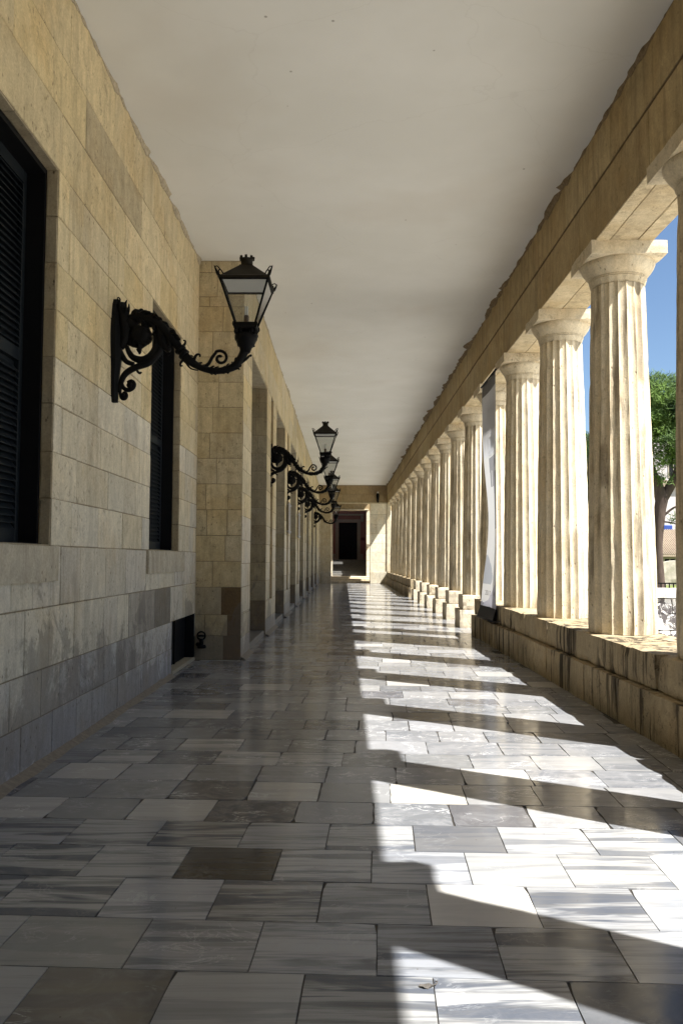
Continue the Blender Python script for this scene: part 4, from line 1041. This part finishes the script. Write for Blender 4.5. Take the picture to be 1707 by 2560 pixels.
# pink cottage
def house(name, label, x0, x1, y0, y1, zw, zr, wm, rm, wins, loc, cat='house'):
    root = tag(empty(name, loc), label, cat)
    mb = MB(); mb.box(x0, x1, y0, y1, -.3, zw); mb.build('wall', wm, root)
    mb = MB(); e = .35; xm, ym = (x0+x1)/2, (y0+y1)/2
    a = [Vector((x0-e, y0-e, zw)), Vector((x1+e, y0-e, zw)), Vector((x1+e, y1+e, zw)), Vector((x0-e, y1+e, zw))]
    inx = (y1-y0)/2
    t0, t1 = Vector((x0+inx, ym, zr)), Vector((x1-inx, ym, zr))
    dn = Vector((0, 0, -.12))
    mb.face([a[0], a[1], t1, t0]); mb.face([a[1], a[2], t1]); mb.face([a[2], a[3], t0, t1]); mb.face([a[3], a[0], t0])
    for k in range(4): mb.face([a[k], a[k]+dn, a[(k+1) % 4]+dn, a[(k+1) % 4]])
    mb.face([p_+dn for p_ in a]); 
    for k in range(int((x1-x0)/.16)):
        t = (x0-e)+.16*k+.15; tt = min(1, max(0.05, min((t-(x0-e))/(inx+e), ((x1+e)-t)/(inx+e))))
        mb.tube([(t, y0-e-.02, zw+.03), (t, y0-e+(ym-y0+e)*tt, zw+(zr-zw)*tt+.03)], .045, 5, sub=1)
    mb.build('roof', rm, root)
    for (wx, wz, ww, wh) in wins:
        f = MB()
        f.box(wx-.14, wx, y0-.06, y0+.02, wz-.14, wz+wh+.14); f.box(wx+ww, wx+ww+.14, y0-.06, y0+.02, wz-.14, wz+wh+.14)
        f.box(wx, wx+ww, y0-.06, y0+.02, wz+wh, wz+wh+.14); f.box(wx, wx+ww, y0-.06, y0+.02, wz-.14, wz); f.box(wx+ww/2-.03, wx+ww/2+.03, y0-.05, y0+.02, wz, wz+wh)
        fo = f.build('window', MAT['trim'], root)
        f = MB(); f.box(wx, wx+ww, y0-.02, y0-.004, wz, wz+wh); f.build('pane', MAT['black'], fo)
    return root
house('house', 'small pink cottage with pale tiled roof behind the rubble wall', -2, 12, 0, 7, 1.8, 3.9, MAT['pink'], MAT['rooftile'], [(3.55, .4, .8, 1.1), (8, .4, .8, 1.1)], (21.5, 65, 0))
tp = MB(); tp.box(-1.3, 1.4, -.2, .2, -.3, 4.6, bevel=.05); tag(tp.build('shed', MAT['blue'], loc=(28.6, 76, 0)), 'blue covered shed rising behind the pink cottage roof', 'shed')
# hillside with pale buildings
hl = MB(); P = []
for i in range(24):
    y = 84+i*6
    P.append([Vector((5+j*8, y, -.4+min(1, i/6)*4.2+max(0, i-6)*.9+1.0*noise.noise(Vector((j*.6, i*.5, 0))))) for j in range(16)])
hl.grid(P); tag(hl.build('hillside', MAT['grass']), kind='structure')
wb = [(c, z, 1.2, 2.0) for z in (8.6, 12.3, 15.5) for c in (2, 5.2, 8.4, 11.6, 14.8, 18)]
house('apartment_building', 'pale multi-storey building on the slope behind the pine branches', 0, 22, 0, 10, 18.5, 20.5, MAT['facade'], MAT['rooftile'], wb, (34, 108, 0), 'building')
house('house', 'salmon house low on the slope below the pale building', 0, 9, 0, 6, 9.3, 10.6, MAT['facade_pink'], MAT['rooftile'], [(1.2, 7.2, .9, 1.3), (4, 7.2, .9, 1.3), (6.6, 7.2, .9, 1.3)], (37.5, 96, 0))
house('house', 'pale house with red tiled gable, glimpsed between the first and second columns', 0, 12, 0, 9, 8.2, 10.4, MAT['facade'], MAT['rooftile'], [(2, 5, 1, 1.6), (5, 5, 1, 1.6), (8, 5, 1, 1.6)], (19, 76, 0))

def tree(name, loc, trunk, limbs, blobs, mat, label, seed, nclump=6500, size=.19):
    r = random.Random(seed); root = tag(empty(name, loc), label, 'tree')
    mb = MB()
    mb.tube([t[:3] for t in trunk], [t[3] for t in trunk], 12, sub=3)
    k = MB()
    for lb in limbs: k.tube([t[:3] for t in lb], [t[3] for t in lb], 7, sub=3)
    mb.build('trunk', MAT['bark'], root); k.build('branches', MAT['bark'], root)
    c = MB()
    tot = sum(b[3]*b[4]*b[5] for b in blobs)
    for (bx, by, bz, rx, ry, rz) in blobs:
        for _ in range(int(nclump*rx*ry*rz/tot)):
            d = Vector((r.gauss(0, 1), r.gauss(0, 1), r.gauss(0, 1))).normalized()
            rr = r.random()**.35*(1+.22*noise.noise(d*2.3+Vector((bx, by, bz))))
            p_ = Vector((bx+d.x*rx*rr, by+d.y*ry*rr, bz+d.z*rz*rr))
            if noise.noise(p_*1.1) < -.32: continue
            sh = min(1, max(0, .5+.9*noise.noise(p_*.9)+.2*r.uniform(-1, 1)))
            for _ in range(7):
                dd = (Vector((r.gauss(0, 1), r.gauss(0, 1), r.gauss(0, 1)+.7))).normalized(); pr = dd.orthogonal().normalized()*size*.16
                L = size*r.uniform(.9, 1.9); q_ = p_+Vector((r.gauss(0, 1), r.gauss(0, 1), r.gauss(0, 1)))*size*.5
                c.face([q_-pr, q_+pr, q_+dd*L+pr*.4, q_+dd*L-pr*.4], (sh, sh, sh))
    c.build('crown', mat, root, fixn=False); return root
tree('pine_tree', (17.95, 47.5, -.3), [(0, 0, -.1, .5), (.02, 0, .5, .32), (-.05, 0, 2.5, .29), (.15, 0, 4.6, .33), (.2, 0, 5.4, .36), (-.5, .1, 7.6, .22), (-.7, .1, 9.5, .12)],
     [[(.2, 0, 5.0, .30), (.9, 0, 6.2, .27), (1.6, 0, 7.6, .22), (2.4, .2, 9.2, .14)], [(.3, 0, 4.2, .08), (.9, -.1, 4.7, .06), (1.6, -.2, 4.9, .04)], [(.3, 0, 3.9, .05), (1.1, -.2, 3.7, .035), (1.5, -.2, 2.8, .02)],
      [(-.5, 0, 7.2, .1), (-1.5, .2, 8.4, .06)], [(1.4, 0, 7, .12), (.6, -.5, 8.2, .06)], [(1.8, 0, 7.6, .1), (3, -.2, 8.4, .06)]],
     [(.2, 0, 10.9, 2.2, 2.2, 1.5), (-1.5, 0, 9.6, 1.9, 2, 1.3), (1.6, -.4, 9.6, 2.0, 2, 1.2), (.5, -1, 8.4, 1.5, 1.3, .8), (2.6, .5, 10.2, 1.8, 2, 1.1), (-.1, -.8, 7.3, 1.1, .8, .6), (1.3, -.6, 7.5, 1.0, .8, .6), (.1, -.7, 6.3, .6, .5, .4), (1.7, -.5, 6.4, .5, .5, .4), (1.0, -.3, 4.0, .35, .35, .4), (-2.4, .6, 8.3, 1.2, 1.2, .8)],
     MAT['pine'], 'tall green stone pine with dark forked trunk, right of the nearest full column', 5)
tree('evergreen_tree', (18.3, 60, -.3), [(0, 0, -.1, .4), (0, 0, 3, .3), (.1, 0, 8, .15)], [[(0, 0, 4, .12), (1.2, 0, 6, .06)]],
     [(0, 0, 9.2, 1.8, 2, 1.9), (-.6, 0, 6.8, 2.0, 2, 1.6), (.6, 0, 5.2, 1.6, 1.6, 1.0)], MAT['darkpine'], 'dark evergreen tree glimpsed between the first and second columns', 8, 3500, .2)
